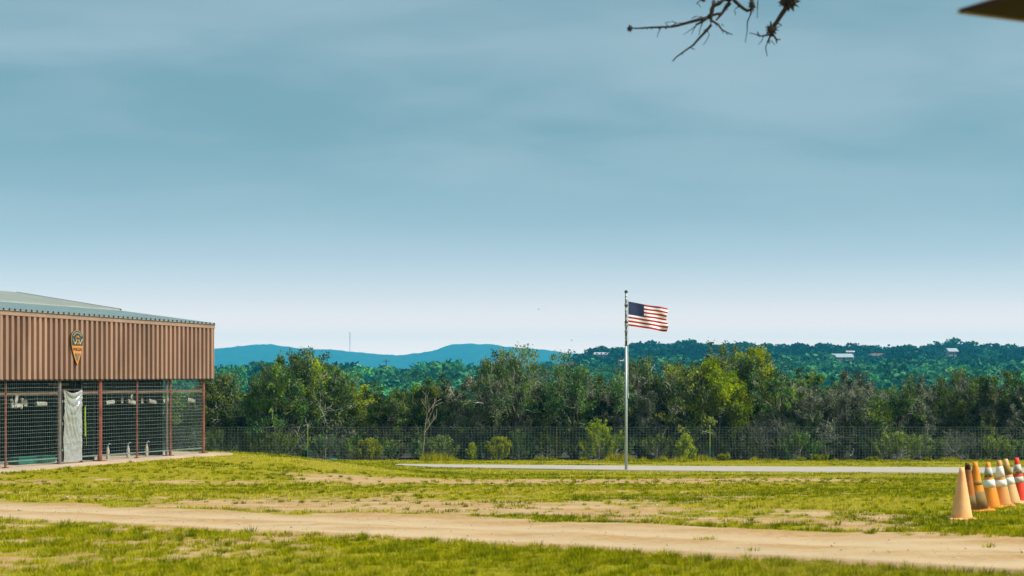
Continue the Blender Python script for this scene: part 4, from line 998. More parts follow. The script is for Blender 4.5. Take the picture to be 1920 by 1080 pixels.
def build_trees():
    rr = random.Random(42); idx = 0
    prof_x = [f[0] for f in FRONT]; prof_y = [f[1] for f in FRONT]
    o = np.argsort(prof_x); px_s = np.array(prof_x)[o]; py_s = np.array(prof_y)[o]
    for i, (px, yt, k) in enumerate(FRONT):
        d = rr.uniform(83.6, 86.5)+(-0.8 if k == 'e' else (0.6 if k == 'o' else 0)); x = (px-CXP)/FPX*d
        h = (HYP-yt)/FPX*d-Hs(x, d); kind = KN[k]
        plant_tree(kind, x, d, h, rr.uniform(0.9, 1.1)*{'j': 0.86, 'o': 0.86, 'e': 1.0}[k]*(5.0/h)**0.35, (LAB[kind][0].replace('dense dark', 'grey twiggy') if px in GREY else ('tall ' if h > 5 else 'low ' if h < 4.35 else '')+LAB[kind][0])+' near the fence '+where(px), *LAB[kind][1:], idx, rr.uniform(0, 6.28), grey=px in GREY); idx += 1
    # second and third rows keep the line closed
    for d0, n, dy in ((90.5, 30, 36), (97, 26, 44)):
        for i in range(n):
            px = 300+(2080-300)*(i+rr.uniform(0.2, 0.8))/n
            yt = float(np.interp(px, px_s, py_s))+dy*rr.uniform(0.4, 1.3)
            if 660 < px < 720: yt = max(yt, 752)
            d = d0+rr.uniform(-2, 2); x = (px-CXP)/FPX*d; h = (HYP-yt)/FPX*d-Hs(x, d)
            if h < 2: continue
            kind = 'juniper' if rr.random() < 0.75 else 'oak'
            plant_tree(kind, x, d, h, rr.uniform(0.85, 1.0)*(5.0/h)**0.3, ('tall ' if h > 5 else 'low ' if h < 4.35 else '')+LAB[kind][0]+(' in the second row ' if d0 < 95 else ' in the hindmost row ')+where(px), *LAB[kind][1:], idx, rr.uniform(0, 6.28)); idx += 1
    # the lone lime tree in the gap
    d = 87; px = 674; x = (px-CXP)/FPX*d; h = (HYP-724)/FPX*d-Hs(x, d)
    plant_tree('elm', x, d, h, 1.05, 'rounded lime yellow tree showing through the gap between two dark junipers', 'tree', None, 1, 0.4)
    # pale leafless tree
    d = 83.4; px = 792; x = (px-CXP)/FPX*d; h = (HYP-742)/FPX*d-Hs(x, d)
    sk = Skel(77); cfg = dict(nseg=[6, 5, 3], wig=[0.05, 0.08, 0.12], trop=[0.02, 0.03, 0.02], nch=[6, 4], start=[0.45, 0.3], ang=[(22, 42), (22, 45)], len=[(0.38, 0.52), (0.4, 0.6)], tiplev=2, maxlev=2)
    sk.branch((0, 0, -0.05), (0.03, 0, 1), h*0.9, 0.034, 0, cfg)
    root = empty('bare_tree', (x, d, Hs(x, d))); tag(root, 'pale leafless tree with forking branches standing before the dark junipers', 'tree')
    for nm, lv in (('trunk', [0]), ('branches', [1, 2])):
        Vs, Fs, of = [], [], 0
        for l in lv:
            V, F = tubes_np(np.array([q[0] for q in sk.seg[l]]), np.array([q[1] for q in sk.seg[l]]), np.maximum([q[2] for q in sk.seg[l]], 0.010), np.maximum([q[3] for q in sk.seg[l]], 0.008), 5)
            Vs.append(V); Fs.append(F+of); of += len(V)
        me = np_mesh(nm, np.vstack(Vs), np.vstack(Fs)); me.materials.append(M['paletwig']); link(nm, me, root)
    # grey leafless brush filling the foot of the line
    for i in range(12):
        px = 330+(2060-330)*(i+rr.uniform(0.1, 0.9))/12; d = rr.uniform(82.3, 85.0); x = (px-CXP)/FPX*d
        yt = rr.choice([rr.uniform(795, 830), rr.uniform(745, 812)]); h = (HYP-yt)/FPX*d-Hs(x, d)
        plant_tree('snag', x, d, h, rr.uniform(1.0, 1.5), 'tangled grey leafless brush '+where(px), 'shrub', 'leafless brush behind the fence', i, rr.uniform(0, 6.28))
build_trees()

# bright saplings just behind the fence
def sapling(px, ytop, wpx, label, seed, spire=0.3, d=82.0, grp=None, m='sapling', dens=1.0, nm='juniper_sapling'):
    rs = np.random.default_rng(seed); x = (px-CXP)/FPX*d; gz = Hs(x, d); h = (HYP-ytop)/FPX*d-gz; w = wpx/FPX*d/2
    root = empty(nm, (x, d, gz)); tag(root, label, 'sapling' if nm == 'juniper_sapling' else 'shrub', grp)
    stems = []; tips = []
    n = 46
    for i in range(n):
        z0 = 0.05+0.75*h*rs.random()**1.2; a = rs.uniform(0, 6.28); reach = w*(1-(z0/h)**1.3*(1-0.1))*rs.uniform(0.5, 1.05)
        if i < 3: z0, reach = h*0.55, w*0.12*i
        p0 = Vector((0, 0, z0*0.6)); p1 = Vector((reach*math.cos(a)*0.6, reach*math.sin(a)*0.6, z0)); p2 = Vector((reach*math.cos(a), reach*math.sin(a), min(h, z0+reach*0.5+0.18*h*rs.random()+(h*0.40 if i < 3 else 0))))
        stems += [(p0, p1), (p1, p2)]
        for t in np.linspace(0.15, 1, 9): tips.append(p1.lerp(p2, float(t)))
    V, F = tubes_np(np.array([s_[0] for s_ in stems]), np.array([s_[1] for s_ in stems]), np.full(len(stems), 0.008), np.full(len(stems), 0.005), 4)
    V2, F2 = tubes_np(np.array([[0, 0, -0.05]]), np.array([[0, 0, h*0.85]]), np.array([0.03]), np.array([0.008]), 6)
    me = np_mesh('stem', np.vstack([V, V2]), np.vstack([F, F2+len(V)])); me.materials.append(M['twig']); link('stem', me, root)
    T = np.array([tuple(t) for t in tips]); per = int(9*dens); C = np.repeat(T, per, 0)+rs.normal(size=(len(T)*per, 3))*np.array([0.045, 0.045, 0.05])
    tint = np.clip(np.repeat(rs.normal(0.42, 0.2, len(T)), per)+rs.normal(0, 0.15, len(C))+0.22*(C[:, 2]/h-0.5), 0, 1)
    V, F, tv = leaves_np(C, 0.085, rs, 0.6, tint, 0.42); me = np_mesh('foliage', V, F, tv); me.materials.append(M[m]); link('foliage', me, root)
sapling(690, 824, 66, 'low bright green sapling behind the fence right of the green utility cover', 1, dens=1.7)
sapling(826, 818, 72, 'wide dull green sapling behind the fence left of two smaller ones', 2, m='oak')
sapling(885, 832, 26, 'small slim sapling squeezed between two wider ones behind the fence', 3)
sapling(936, 820, 62, 'yellow green bushy sapling behind the fence', 4, dens=1.7)
sapling(1124, 788, 100, 'tallest bright sapling with a pointed top, left of the flagpole', 5, dens=2.2)
sapling(1285, 815, 44, 'spiky triangular sapling between the flagpole and the green post', 6, dens=1.6)
sapling(1500, 815, 110, 'broad dark green shrub behind the fence right of the green post', 7, m='juniper', dens=1.6)
sapling(1690, 812, 130, 'broad dark shrub behind the fence before the grey brush', 8, m='juniper', dens=1.4)
sapling(1870, 818, 90, 'dark shrub behind the fence behind the traffic cones', 9, m='juniper', dens=1.4)
for i_, p_ in enumerate(range(405, 1990, 62)):
    sapling(p_+(i_*37) % 23, 806+(i_*29) % 26, 92, 'low dense dark undergrowth '+where(p_), 30+i_, m='juniper' if i_ % 3 else 'oak', dens=1.0, d=83.0+(i_ % 4)*0.5, grp='undergrowth behind the fence', nm='undergrowth_shrub')
sapling(520, 812, 120, 'broad dark shrub behind the fence near the kennel corner', 10, m='juniper', dens=1.4)

# ------------------------------------------------------------------ grass
def blades(cx, cy, cz, h, w, lean_dir, lean, tint, out):
    """one three-point blade per row"""
    n = len(cx); a = lean_dir; px_, py_ = np.cos(a+1.57), np.sin(a+1.57)
    b0 = np.stack([cx-px_*w/2, cy-py_*w/2, cz-0.01], -1); b1 = np.stack([cx+px_*w/2, cy+py_*w/2, cz-0.01], -1)
    tp = np.stack([cx+np.cos(a)*lean*h, cy+np.sin(a)*lean*h, cz+h*np.sqrt(np.maximum(1-0.5*lean**2, 0.2))], -1)
    V = np.stack([b0, b1, tp], 1).reshape(-1, 3); out.append((V, np.repeat(tint, 3)))
def build_grass():
    rs = np.random.default_rng(5); out = []
    def scatter(y0, y1, dens, per, hmin, hmax, wk, spread, tmul=1.0, thr=0.35):
        # area-uniform in the view wedge
        area = 0.36*(y1**2-y0**2); n = int(area*dens)
        y = np.sqrt(rs.uniform(y0**2, y1**2, n)); x = rs.uniform(-0.36, 0.36, n)*y
        g = grass_mask(x, y); keep = (rs.random(n) < sstep(0.02, 0.6, g)) & (~in_drive(x, y)) & (~on_slab(x, y))
        x, y, g = x[keep], y[keep], g[keep]
        big = fbm(x/1.3, y/1.1, 77, 3); hue = fbm(x/2.7, y/2.2, 91, 3)
        hh = (hmin+(hmax-hmin)*rs.random(len(x))**2)*(0.6+0.9*sstep(0.4, 0.75, big))*(0.55+0.45*g)
        tt = np.clip((hue-0.5)*2.6+0.46+rs.normal(0, 0.17, len(x))-0.30*sstep(0.50, 0.72, big)+0.35*(1-g), 0, 1)
        m = len(x); X = np.repeat(x, per)+rs.normal(0, 1, m*per)*spread; Y = np.repeat(y, per)+rs.normal(0, 1, m*per)*spread
        ok = (~in_drive(X, Y)) & (~on_slab(X, Y))
        ang = np.arctan2(Y-np.repeat(y, per), X-np.repeat(x, per))+rs.normal(0, 0.5, m*per)
        Hh = np.repeat(hh, per)*rs.uniform(0.6, 1.3, m*per); W = wk*Y*rs.uniform(0.7, 1.4, m*per)
        T = np.clip(np.repeat(tt, per)+rs.normal(0, 0.12, m*per), 0, 1)
        X, Y, ang, Hh, W, T = X[ok], Y[ok], ang[ok], Hh[ok], W[ok], T[ok]
        blades(X, Y, H(X, Y), Hh, W, ang, rs.uniform(0.2, 1.0, len(X)), T, out)
    scatter(13.2, 24, 85, 15, 0.022, 0.070, 0.00050, 0.035)
    scatter(24, 36, 46, 13, 0.022, 0.062, 0.00050, 0.045)
    scatter(36, 52, 20, 12, 0.022, 0.060, 0.00055, 0.07)
    scatter(52, 82, 10, 9, 0.024, 0.065, 0.00060, 0.12)
    # coarse darker tufts
    def tufts(n, y0, y1, hm, per, tint, band=None):
        y = np.sqrt(rs.uniform(y0**2, y1**2, n)); x = rs.uniform(-0.35, 0.35, n)*y; g = grass_mask(x, y)
        keep = (~in_drive(x, y)) & (~on_slab(x, y)) & (rs.random(n) < 0.22+0.8*g)
        yn = lin(x, tnx, tny); yf = lin(x, tfx, tfy); keep &= ~((y > yn) & (y < yf) & (rs.random(n) < 0.985))
        x, y = x[keep], y[keep]; m = len(x); r = rs.uniform(0.03, 0.10, m)
        ang = rs.uniform(0, 6.28, m*per); q = np.sqrt(rs.random(m*per))*np.repeat(r, per)
        X = np.repeat(x, per)+q*np.cos(ang); Y = np.repeat(y, per)+q*np.sin(ang)
        Hh = np.repeat(hm*rs.uniform(0.5, 1.35, m), per)*rs.uniform(0.6, 1.2, m*per); T = np.clip(np.repeat(np.clip(rs.normal(tint, 0.15, m), 0, 1), per)+rs.normal(0, 0.08, m*per), 0, 1)
        blades(X, Y, H(X, Y), Hh, 0.0006*Y, ang, rs.uniform(0.3, 0.95, m*per), T, out)
    tufts(5200, 13.2, 21, 0.050, 26, 0.36); tufts(1100, 13.2, 22, 0.080, 34, 0.16); tufts(2600, 20, 48, 0.06, 26, 0.22); tufts(2200, 18, 40, 0.045, 20, 0.6)
    # rough strip in front of the fence
    n = 15000; x = rs.uniform(-20, 28, n); y = 80.95-np.abs(rs.normal(0, 0.30, n)); w_ = fbm(x/1.2, y*0+3, 12, 3)
    blades(x, y, H(x, y), rs.uniform(0.06, 0.20, n)*(0.4+2.4*sstep(0.5, 0.8, w_)), np.full(n, 0.03), rs.uniform(0, 6.28, n), rs.uniform(0.1, 0.6, n), np.clip(rs.normal(0.42, 0.18, n), 0, 1), out)
    V = np.vstack([o[0] for o in out]); T = np.concatenate([o[1] for o in out]); F = np.arange(len(V)).reshape(-1, 3)
    me = np_mesh('grass', V, F, T); me.materials.append(M['grass'])
    o = link('grass', me); tag(o, 'short yellow green grass with worn patches over the dry field', 'grass', kind='stuff')
    print('grass tris', len(F))
build_grass()

def build_gravel():
    rs = np.random.default_rng(8); n = 9000; y = np.sqrt(rs.uniform(13**2, 46**2, n)); x = rs.uniform(-0.35, 0.35, n)*y
    keep = grass_mask(x, y) < 0.35; x, y = x[keep], y[keep]; n = len(x)
    s = np.exp(rs.normal(-4.85, 0.45, n)); b = np.array([[1, 0, 0], [-.5, .87, 0], [-.5, -.87, 0], [0, 0, 0.75], [0, 0, -0.6]])
    jit = rs.uniform(0.6, 1.3, (n, 5, 3)); V = (b[None]*jit)*s[:, None, None]; V += np.stack([x, y, H(x, y)+s*0.2], -1)[:, None, :]
    f = np.array([[0, 1, 3], [1, 2, 3], [2, 0, 3], [1, 0, 4], [2, 1, 4], [0, 2, 4]]); F = (np.arange(n)*5)[:, None, None]+f[None]
    me = np_mesh('gravel', V.reshape(-1, 3), F.reshape(-1, 3)); me.materials.append(mat('pale_stone', (0.46, 0.38, 0.28), (0.30, 0.23, 0.16), 3, 0.9))
    tag(link('gravel', me), 'small pale stones scattered over the dirt track and bare patches', 'gravel', kind='stuff')
build_gravel()

# tall weeds along the fence foot
def weed(px, ytop, wpx, seed, label, d=80.6):
    rs = np.random.default_rng(seed); x = (px-CXP)/FPX*d; gz = Hs(x, d); h = (HYP-ytop)/FPX*d-gz; w = wpx/FPX*d/2
    root = empty('weed_clump', (x, d, gz)); tag(root, label, 'weed', 'weeds along the fence foot')
    st = []; tips = []
    for i in range(12):
        a = rs.uniform(0, 6.28); q = w*rs.random(); b = Vector((q*math.cos(a), q*math.sin(a)*0.5, -0.02)); t = b+Vector((rs.normal(0, 0.1), rs.normal(0, 0.06), h*rs.uniform(0.6, 1.0))); st.append((b, t))
        for f in np.linspace(0.2, 1, 8): tips.append(b.lerp(t, float(f)))
    V, F = tubes_np(np.array([s_[0] for s_ in st]), np.array([s_[1] for s_ in st]), np.full(12, 0.006), np.full(12, 0.004), 4)
    me = np_mesh('stem', V, F); me.materials.append(M['weed']); 
    at = me.attributes.new('tint', 'FLOAT', 'POINT'); at.data.foreach_set('value', np.full(len(V), 0.3, np.float32)); link('stem', me, root)
    T = np.array([tuple(t) for t in tips]); C = np.repeat(T, 6, 0)+rs.normal(size=(len(T)*6, 3))*0.035
    V, F, tv = leaves_np(C, 0.07, rs, 0.2, np.clip(rs.normal(0.5, 0.2, len(C)), 0, 1)); me = np_mesh('leaves', V, F, tv); me.materials.append(M['weed']); link('leaves', me, root)
WL = 'leafy yellow green weed clump growing at the foot of the wire fence'
for i, (p, t, w) in enumerate([(1355, 848, 30), (1500, 858, 14), (1540, 850, 40), (1632, 856, 28), (1700, 860, 30), (1738, 858, 16), (1770, 862, 24), (1850, 862, 22), (1020, 857, 40), (1095, 858, 22), (1180, 860, 20), (1235, 860, 18), (735, 862, 20), (640, 864, 14), (1440, 862, 18)]):
    weed(p, t, w, 50+i, ('tall' if t < 856 else 'low')+' leafy weed clump at the fence foot '+where(p).replace('behind', 'before'))

# ------------------------------------------------------------------ traffic cones
def cone_mat(nm, c, dirt, amt=0.5):
    return mat(nm, c, tuple(v*0.85 for v in c), 6, 0.6, c3=dirt, s3=4.0, lo3=0.62-amt*0.2, hi3=0.85-amt*0.2, spec=0.3)
def build_cone(px, ytop, ybase, topx, col, dirt, amt, bands, label, extra=None, wid=0.205):
    g = hit(px, ybase); d = g.y; h = (ybase-ytop)/FPX*d
    root = empty('traffic_cone', (g.x, d, g.z)); root.rotation_euler = (0, math.atan2((topx-px)/FPX*d, h), random.uniform(-0.4, 0.4))
    tag(root, label, 'traffic cone', 'traffic cones in a row on the grass')
    cm = cone_mat('cone_'+label.split()[0]+str(px), col, dirt, amt); r0, r1 = h*wid, h*0.042
    def rz_(t): return r0+(r1-r0)*t
    mb = MB(); mb.lathe([(r0, 0.035*h)]+[(rz_(t), 0.035*h+t*h*0.965) for t in np.linspace(0.02, 1.0, 12)]+[(r1*0.7, h*0.995), (r1*0.65, h*0.90)], 24); mb.build('body', cm, root, smooth=True)
    b = MB(); s = h*0.27; hh = 0.04*h; c_ = s*0.75
    oc = [(s, -c_), (s, c_), (c_, s), (-c_, s), (-s, c_), (-s, -c_), (-c_, -s), (c_, -s)]
    n = 8; vs = [(x, y, -0.01) for x, y in oc]+[(x, y, hh*0.6) for x, y in oc]+[(x*0.93, y*0.93, hh) for x, y in oc]
    fs = [tuple(range(8))[::-1], tuple(range(16, 24))]+[(i, (i+1) % 8, 8+(i+1) % 8, 8+i) for i in range(8)]+[(8+i, 8+(i+1) % 8, 16+(i+1) % 8, 16+i) for i in range(8)]
    b.add(vs, fs); b.build('base', cm, root)
    for (t0, t1, m, nm) in bands:
        mb = MB(); mb.lathe([(rz_(t0)+0.003, 0.035*h+t0*h*0.965), (rz_(t1)+0.003, 0.035*h+t1*h*0.965), (rz_(t1)+0.0005, 0.035*h+t1*h*0.965+0.002)], 24); mb.build(nm, m, root, smooth=True)
    return root
M['collar'] = mat('white_collar', (0.80, 0.82, 0.80), (0.70, 0.72, 0.70), 9, 0.5, c3=(0.35, 0.33, 0.28), s3=6, lo3=0.58, hi3=0.8)
M['collar_torn'] = mat('scratched_collar', (0.55, 0.55, 0.47), (0.12, 0.11, 0.09), 7, 0.6, lo=0.5, hi=0.6, c3=(0.55, 0.20, 0.04), s3=4, lo3=0.6, hi3=0.68)
M['scorch'] = mat('scorched_band', (0.30, 0.10, 0.025), (0.025, 0.018, 0.015), 9, 0.9, lo=0.42, hi=0.55)
M['sooty'] = mat('soot_band', (0.03, 0.022, 0.018), (0.10, 0.05, 0.025), 8, 0.9)
M['mud'] = mat('muddy_band', (0.27, 0.18, 0.07), (0.19, 0.12, 0.045), 7, 0.9)
M['ochre'] = mat('ochre_band', (0.33, 0.21, 0.05), (0.26, 0.16, 0.04), 7, 0.7)
build_cone(1803, 876.5, 974, 1803.5, (0.86, 0.46, 0.19), (0.78, 0.36, 0.11), 0.5, [], 'faded peach traffic cone without bands, standing in front of the others')
build_cone(1822, 867.5, 958, 1813.5, (0.52, 0.17, 0.03), (0.16, 0.07, 0.03), 0.8, [(0.86, 1.0, M['scorch'], 'scorched_tip'), (0.02, 0.30, M['mud'], 'mud_band')], 'orange traffic cone with a dark scorched tip, half hidden behind another')
build_cone(1834, 866.0, 958.5, 1827.5, (0.72, 0.26, 0.012), (0.45, 0.16, 0.02), 0.4, [(0.02, 0.38, M['mud'], 'mud_band'), (0.52, 0.60, M['ochre'], 'worn_band')], 'orange traffic cone with a muddy brown lower half')
build_cone(1857, 866.5, 952, 1852.5, (0.80, 0.27, 0.02), (0.6, 0.18, 0.015), 0.5, [(0.43, 0.60, M['collar'], 'collar'), (0.66, 0.88, M['collar_torn'], 'collar')], 'bright orange traffic cone with a torn upper collar and white lower collar', wid=0.215)
build_cone(1879, 863.0, 950, 1873.5, (0.60, 0.30, 0.085), (0.50, 0.23, 0.06), 0.4, [(0.42, 0.56, M['collar'], 'collar'), (0.63, 0.86, M['collar'], 'collar')], 'tan orange traffic cone with two clean white collars')
build_cone(1896, 860.0, 945, 1886, (0.72, 0.40, 0.17), (0.6, 0.3, 0.11), 0.4, [(0.42, 0.57, M['collar'], 'collar'), (0.64, 0.86, M['ochre'], 'worn_band')], 'pale orange traffic cone with an ochre band above one white collar')
build_cone(1912, 858.0, 941.5, 1905.5, (0.78, 0.06, 0.025), (0.6, 0.045, 0.018), 0.3, [(0.43, 0.56, M['collar_torn'], 'collar'), (0.64, 0.84, M['collar_torn'], 'collar')], 'bright red traffic cone with scratched collars')

# green utility lid
def build_lid():
    g = hit(626, 862.5); root = empty('utility_cover', g); tag(root, 'pale green domed utility cover set in the grass near the kennel', 'utility cover')
    mb = MB(); mb.lathe([(0.37, -0.02), (0.37, 0.03), (0.33, 0.07), (0.22, 0.11), (0.10, 0.13), (0.02, 0.135)], 28); mb.build('dome', M['lid'], root, smooth=True)
    mb = MB(); mb.lathe([(0.39, -0.03), (0.40, 0.015), (0.375, 0.03)], 28); mb.build('rim', M['green'], root)
build_lid()

# ------------------------------------------------------------------ middle distance: trees told apart, then the wood
def far_crown(seed, n=1300, leaf=0.070):
    rs = np.random.default_rng(seed); lob = []
    for i in range(9):
        a = rs.uniform(0, 6.28); q = rs.uniform(0.05, 0.36); lob.append((q*math.cos(a), q*math.sin(a), rs.uniform(0.42, 0.82), rs.uniform(0.15, 0.26)))
    C = []; T = []
    for (x, y, z, r) in lob:
        m = n//9; v = rs.normal(size=(m, 3)); v /= np.linalg.norm(v, axis=1, keepdims=True); rad = r*rs.uniform(0.7, 1.08, m)[:, None]
        C.append(v*rad*np.array([1, 1, 0.85])+np.array([x, y, z])); T.append(np.full(m, rs.uniform(0.2, 0.75)))
    C = np.vstack(C); T = np.clip(np.concatenate(T)+rs.normal(0, 0.15, len(C)), 0, 1)
    C[:, 2] = np.clip(C[:, 2], 0.12, 1.05)
    return leaves_np(C, leaf, rs, 0.1, T, 0.8)
FARV = []
for i in range(5):
    V, F, T = far_crown(600+i); cm = np_mesh('crown', V, F, T); cm.materials.append(M['farleaf'])
    sk = Skel(650+i); sk.branch((0, 0, -0.05), (0.05, 0, 1), 0.7, 0.03, 0, dict(nseg=[4, 3], wig=[0.08, 0.15], trop=[0.03, 0.08], nch=[5], start=[0.35], ang=[(30, 60)], len=[(0.4, 0.6)], tiplev=9, maxlev=1))
    sg = sk.seg[0]+sk.seg[1]; V, F = tubes_np(np.array([q[0] for q in sg]), np.array([q[1] for q in sg]), np.maximum([q[2] for q in sg], 0.006), np.maximum([q[3] for q in sg], 0.005), 5)
    tm = np_mesh('trunk', V, F); tm.materials.append(M['bark']); FARV.append((tm, cm))
FP = np.array(sorted([(f[0], f[1]) for f in FRONT])); 
def near_top(px): return float(np.interp(px, FP[:, 0], FP[:, 1]))
def banked(px): return (1735 < px < 1800) or (1100 < px < 1146) or (1545 < px < 1615)
def build_mid():
    rr = random.Random(9); placed = []; k = 0; tries = 0
    LL = {0: ('rounded blue green oak in the valley beyond the tree line', 'oaks in the valley'), 1: ('lighter green tree in the valley beyond the tree line', 'light trees in the valley')}
    while k < 150 and tries < 9000:
        tries += 1; d = math.sqrt(rr.uniform(190**2, 640**2)); px = rr.uniform(380, 2050); x = (px-CXP)/FPX*d; g = Hs(x, d); h = rr.uniform(5.5, 9.5)
        yt = HYP-(g+h)/d*FPX
        if yt > near_top(px)+12 and not (655 < px < 715): continue
        if any(p0 < px < p1 and yt < lim for p0, p1, lim in ((1540, 1620, 678), (1735, 1805, 674), (1095, 1155, 672), (1615, 1665, 673))): continue
        if any((x-a)**2+(d-b)**2 < 42 for a, b in placed): continue
        placed.append((x, d)); v = rr.randrange(5)
        root = empty('valley_tree', (x, d, g), rr.uniform(0, 6.28)); w = h*rr.uniform(0.95, 1.5); root.scale = (w, w, h); tag(root, ('small ' if h < 7 else 'large ')+('broad' if w > 1.2*h else 'rounded')+' valley tree '+where(px).replace('behind', 'far behind'), 'tree', LL[0][1])
        link('trunk', FARV[v][0], root); link('crown', FARV[v][1], root); k += 1
    # a few shaped ones
    for (px, yt, d, wpx, lab) in ((862, 671, 520, 84, 'large dark domed oak standing alone in the valley below the blue hill'), (790, 672, 560, 40, 'tall blue green tree left of the domed oak in the valley'), (700, 684, 600, 110, 'wide flat topped grove tree below the far mast'), (430, 673, 420, 70, 'hazy green tree showing beside the kennel corner')):
        x = (px-CXP)/FPX*d; g = Hs(x, d)-1; h = (HYP-yt)/FPX*d-g; w = wpx/FPX*d*0.9
        root = empty('valley_tree', (x, d, g), px*0.1); root.scale = (w, w, h*0.97); tag(root, lab, 'tree')
        link('trunk', FARV[px % 5][0], root); link('crown', FARV[px % 5][1], root)
    # the wood that covers the valley sides and the ridge, one mass
    rs = np.random.default_rng(31); n = 7000
    d = np.sqrt(rs.uniform(420**2, 1350**2, n)); px = rs.uniform(300, 2150, n); x = (px-CXP)/FPX*d
    ok = np.ones(n, bool)
    ok &= ~((px > 500) & (px < 980) & (d > 760)); ok &= ~((px > 1150) & (px < 1172) & (d < 705) & (d > 560))
    g0 = H(x, d); ok &= (HYP-(g0+9)/d*FPX) < np.array([near_top(p) for p in px])+30
    x, d, px = x[ok], d[ok], px[ok]; g = H(x, d); print('wood trees', len(x)); Vs, Fs, Ts, o = [], [], [], 0
    protos = [far_crown(700+i, 200, 0.155) for i in range(6)]
    hh = rs.uniform(5.0, 9.0, len(x))*(1+0.35*(rs.random(len(x)) < 0.12)); tops = HYP-(g+hh)/d*FPX
    for (p0, p1, d1, lim) in ((1552, 1606, 935, 672.5), (1738, 1802, 1000, 665.5), (1098, 1150, 985, 665.5), (1626, 1656, 965, 667.5), (1158, 1172, 702, 679)):
        bad = (px > p0) & (px < p1) & (d < d1) & (tops < lim); hh = np.where(bad, np.clip((HYP-lim)/FPX*d-g, 0.5, 9), hh)
    ww = np.maximum(hh, 4.5)*rs.uniform(1.0, 1.5, len(x)); tn = rs.uniform(-0.35, 0.35, len(x)); pv = rs.integers(0, 6, len(x)); an = rs.uniform(0, 6.28, len(x))
    for j in range(6):
        s = pv == j; V, F, T = protos[j]; m = s.sum(); ca, sa = np.cos(an[s])[:, None], np.sin(an[s])[:, None]
        X = (V[None, :, 0]*ca-V[None, :, 1]*sa)*ww[s][:, None]+x[s][:, None]; Y = (V[None, :, 0]*sa+V[None, :, 1]*ca)*ww[s][:, None]+d[s][:, None]; Z = V[None, :, 2]*hh[s][:, None]+g[s][:, None]-0.6
        Vs.append(np.stack([X, Y, Z], -1).reshape(-1, 3)); Fs.append((F[None]+(np.arange(m)*len(V))[:, None, None]).reshape(-1, 4)+o); o += m*len(V)
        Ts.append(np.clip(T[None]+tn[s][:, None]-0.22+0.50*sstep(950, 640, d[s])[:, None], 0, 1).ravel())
    me = np_mesh('wood', np.vstack(Vs), np.vstack(Fs), np.concatenate(Ts)); me.materials.append(M['forest'])
    tag(link('wood', me), 'dense hazy woodland covering the far valley side and ridge', 'woodland', kind='stuff')
    print('wood quads', len(me.polygons))
build_mid()

# houses on the ridge, mast, utility pole
M['wallfar'] = mat('far_wall', (0.28, 0.26, 0.23), (0.23, 0.21, 0.19), 0.5, 0.9)
M['whitefar'] = mat('far_white', (0.38, 0.38, 0.37), (0.33, 0.33, 0.32), 0.5, 0.7)
M['rooffar'] = mat('far_metal_roof', (0.36, 0.40, 0.42), (0.32, 0.36, 0.38), 0.4, 0.4, 0.2)
M['browntile'] = mat('far_brown_roof', (0.16, 0.09, 0.07), (0.12, 0.07, 0.055), 0.5, 0.9)
M['paneD'] = mat('dark_pane', (0.03, 0.04, 0.05), (0.05, 0.06, 0.07), 1, 0.2)
def house(px, py, d, w, dp, hw, hr, label, rz, wall, roof, nm='house', name_cat='house', chimney=False, nwin=3):
    x = (px-CXP)/FPX*d; z = (HYP-py)/FPX*d; root = empty(nm, (x, d, z), rz); tag(root, label, name_cat)
    mb = MB(); mb.box((0, 0, hw/2-1.5), (w, dp, hw+3)); mb.add([(-w/2, -dp/2, hw), (-w/2, dp/2, hw), (-w/2, 0, hw+hr), (w/2, -dp/2, hw), (w/2, dp/2, hw), (w/2, 0, hw+hr)], [(0, 2, 1), (3, 4, 5)]); mb.build('wall', wall, root)
    mb = MB(); e = 0.6
    for s in (-1, 1):
        vs = [(-w/2-e, s*(dp/2+e), hw-e*hr/dp*2), (w/2+e, s*(dp/2+e), hw-e*hr/dp*2), (w/2+e, 0, hw+hr+0.05), (-w/2-e, 0, hw+hr+0.05)]
        vs += [(a, b, c+0.18) for a, b, c in vs]; mb.add(vs, [(0, 1, 2, 3), (7, 6, 5, 4), (0, 4, 5, 1), (1, 5, 6, 2), (2, 6, 7, 3), (3, 7, 4, 0)])
    ro = mb.build('roof', roof, root)
    if chimney: mb = MB(); mb.box((w*0.2, 0.4, hw+hr+0.6), (0.9, 0.9, 1.8)); mb.build('chimney', wall, ro)
    for i in range(nwin):
        xx = -w/2+w*(i+0.5)/nwin
        if i == nwin//2: mb = MB(); mb.box((xx, -dp/2-0.03, 1.05), (1.0, 0.06, 2.1)); mb.build('door', M['paneD'], root)
        else: mb = MB(); mb.box((xx, -dp/2-0.03, 1.5), (1.3, 0.06, 1.1)); mb.build('window', M['paneD'], root)
house(1578, 676, 900, 10.5, 6, 1.9, 1.5, 'long low house with pale metal roof on the wooded ridge', R(12), M['wallfar'], M['rooffar'])
house(1594, 669, 930, 3.6, 4, 2.6, 0.5, 'small white boxy cabin beside the long metal roofed house', R(-5), M['whitefar'], M['whitefar'], nm='cabin', name_cat='cabin', nwin=2)
house(1784, 668, 935, 4.8, 5, 2.8, 1.4, 'small pale house above the bare bank on the ridge', R(10), M['wallfar'], M['rooffar'], nwin=3)
house(1641, 672, 960, 9, 5, 1.6, 1.0, 'low brown roofed house among trees on the ridge', R(5), M['wallfar'], M['browntile'], nwin=3)
house(1128, 668.5, 975, 7.5, 5, 1.3, 0.9, 'pale low house above the bare slope left of the flagpole', R(-6), M['wallfar'], M['whitefar'], nwin=3)
house(1165, 682, 700, 0.9, 1.2, 1.3, 0.3, 'tiny white shed in the trees left of the flagpole', 0, M['whitefar'], M['whitefar'], nm='shed', name_cat='shed', nwin=2)
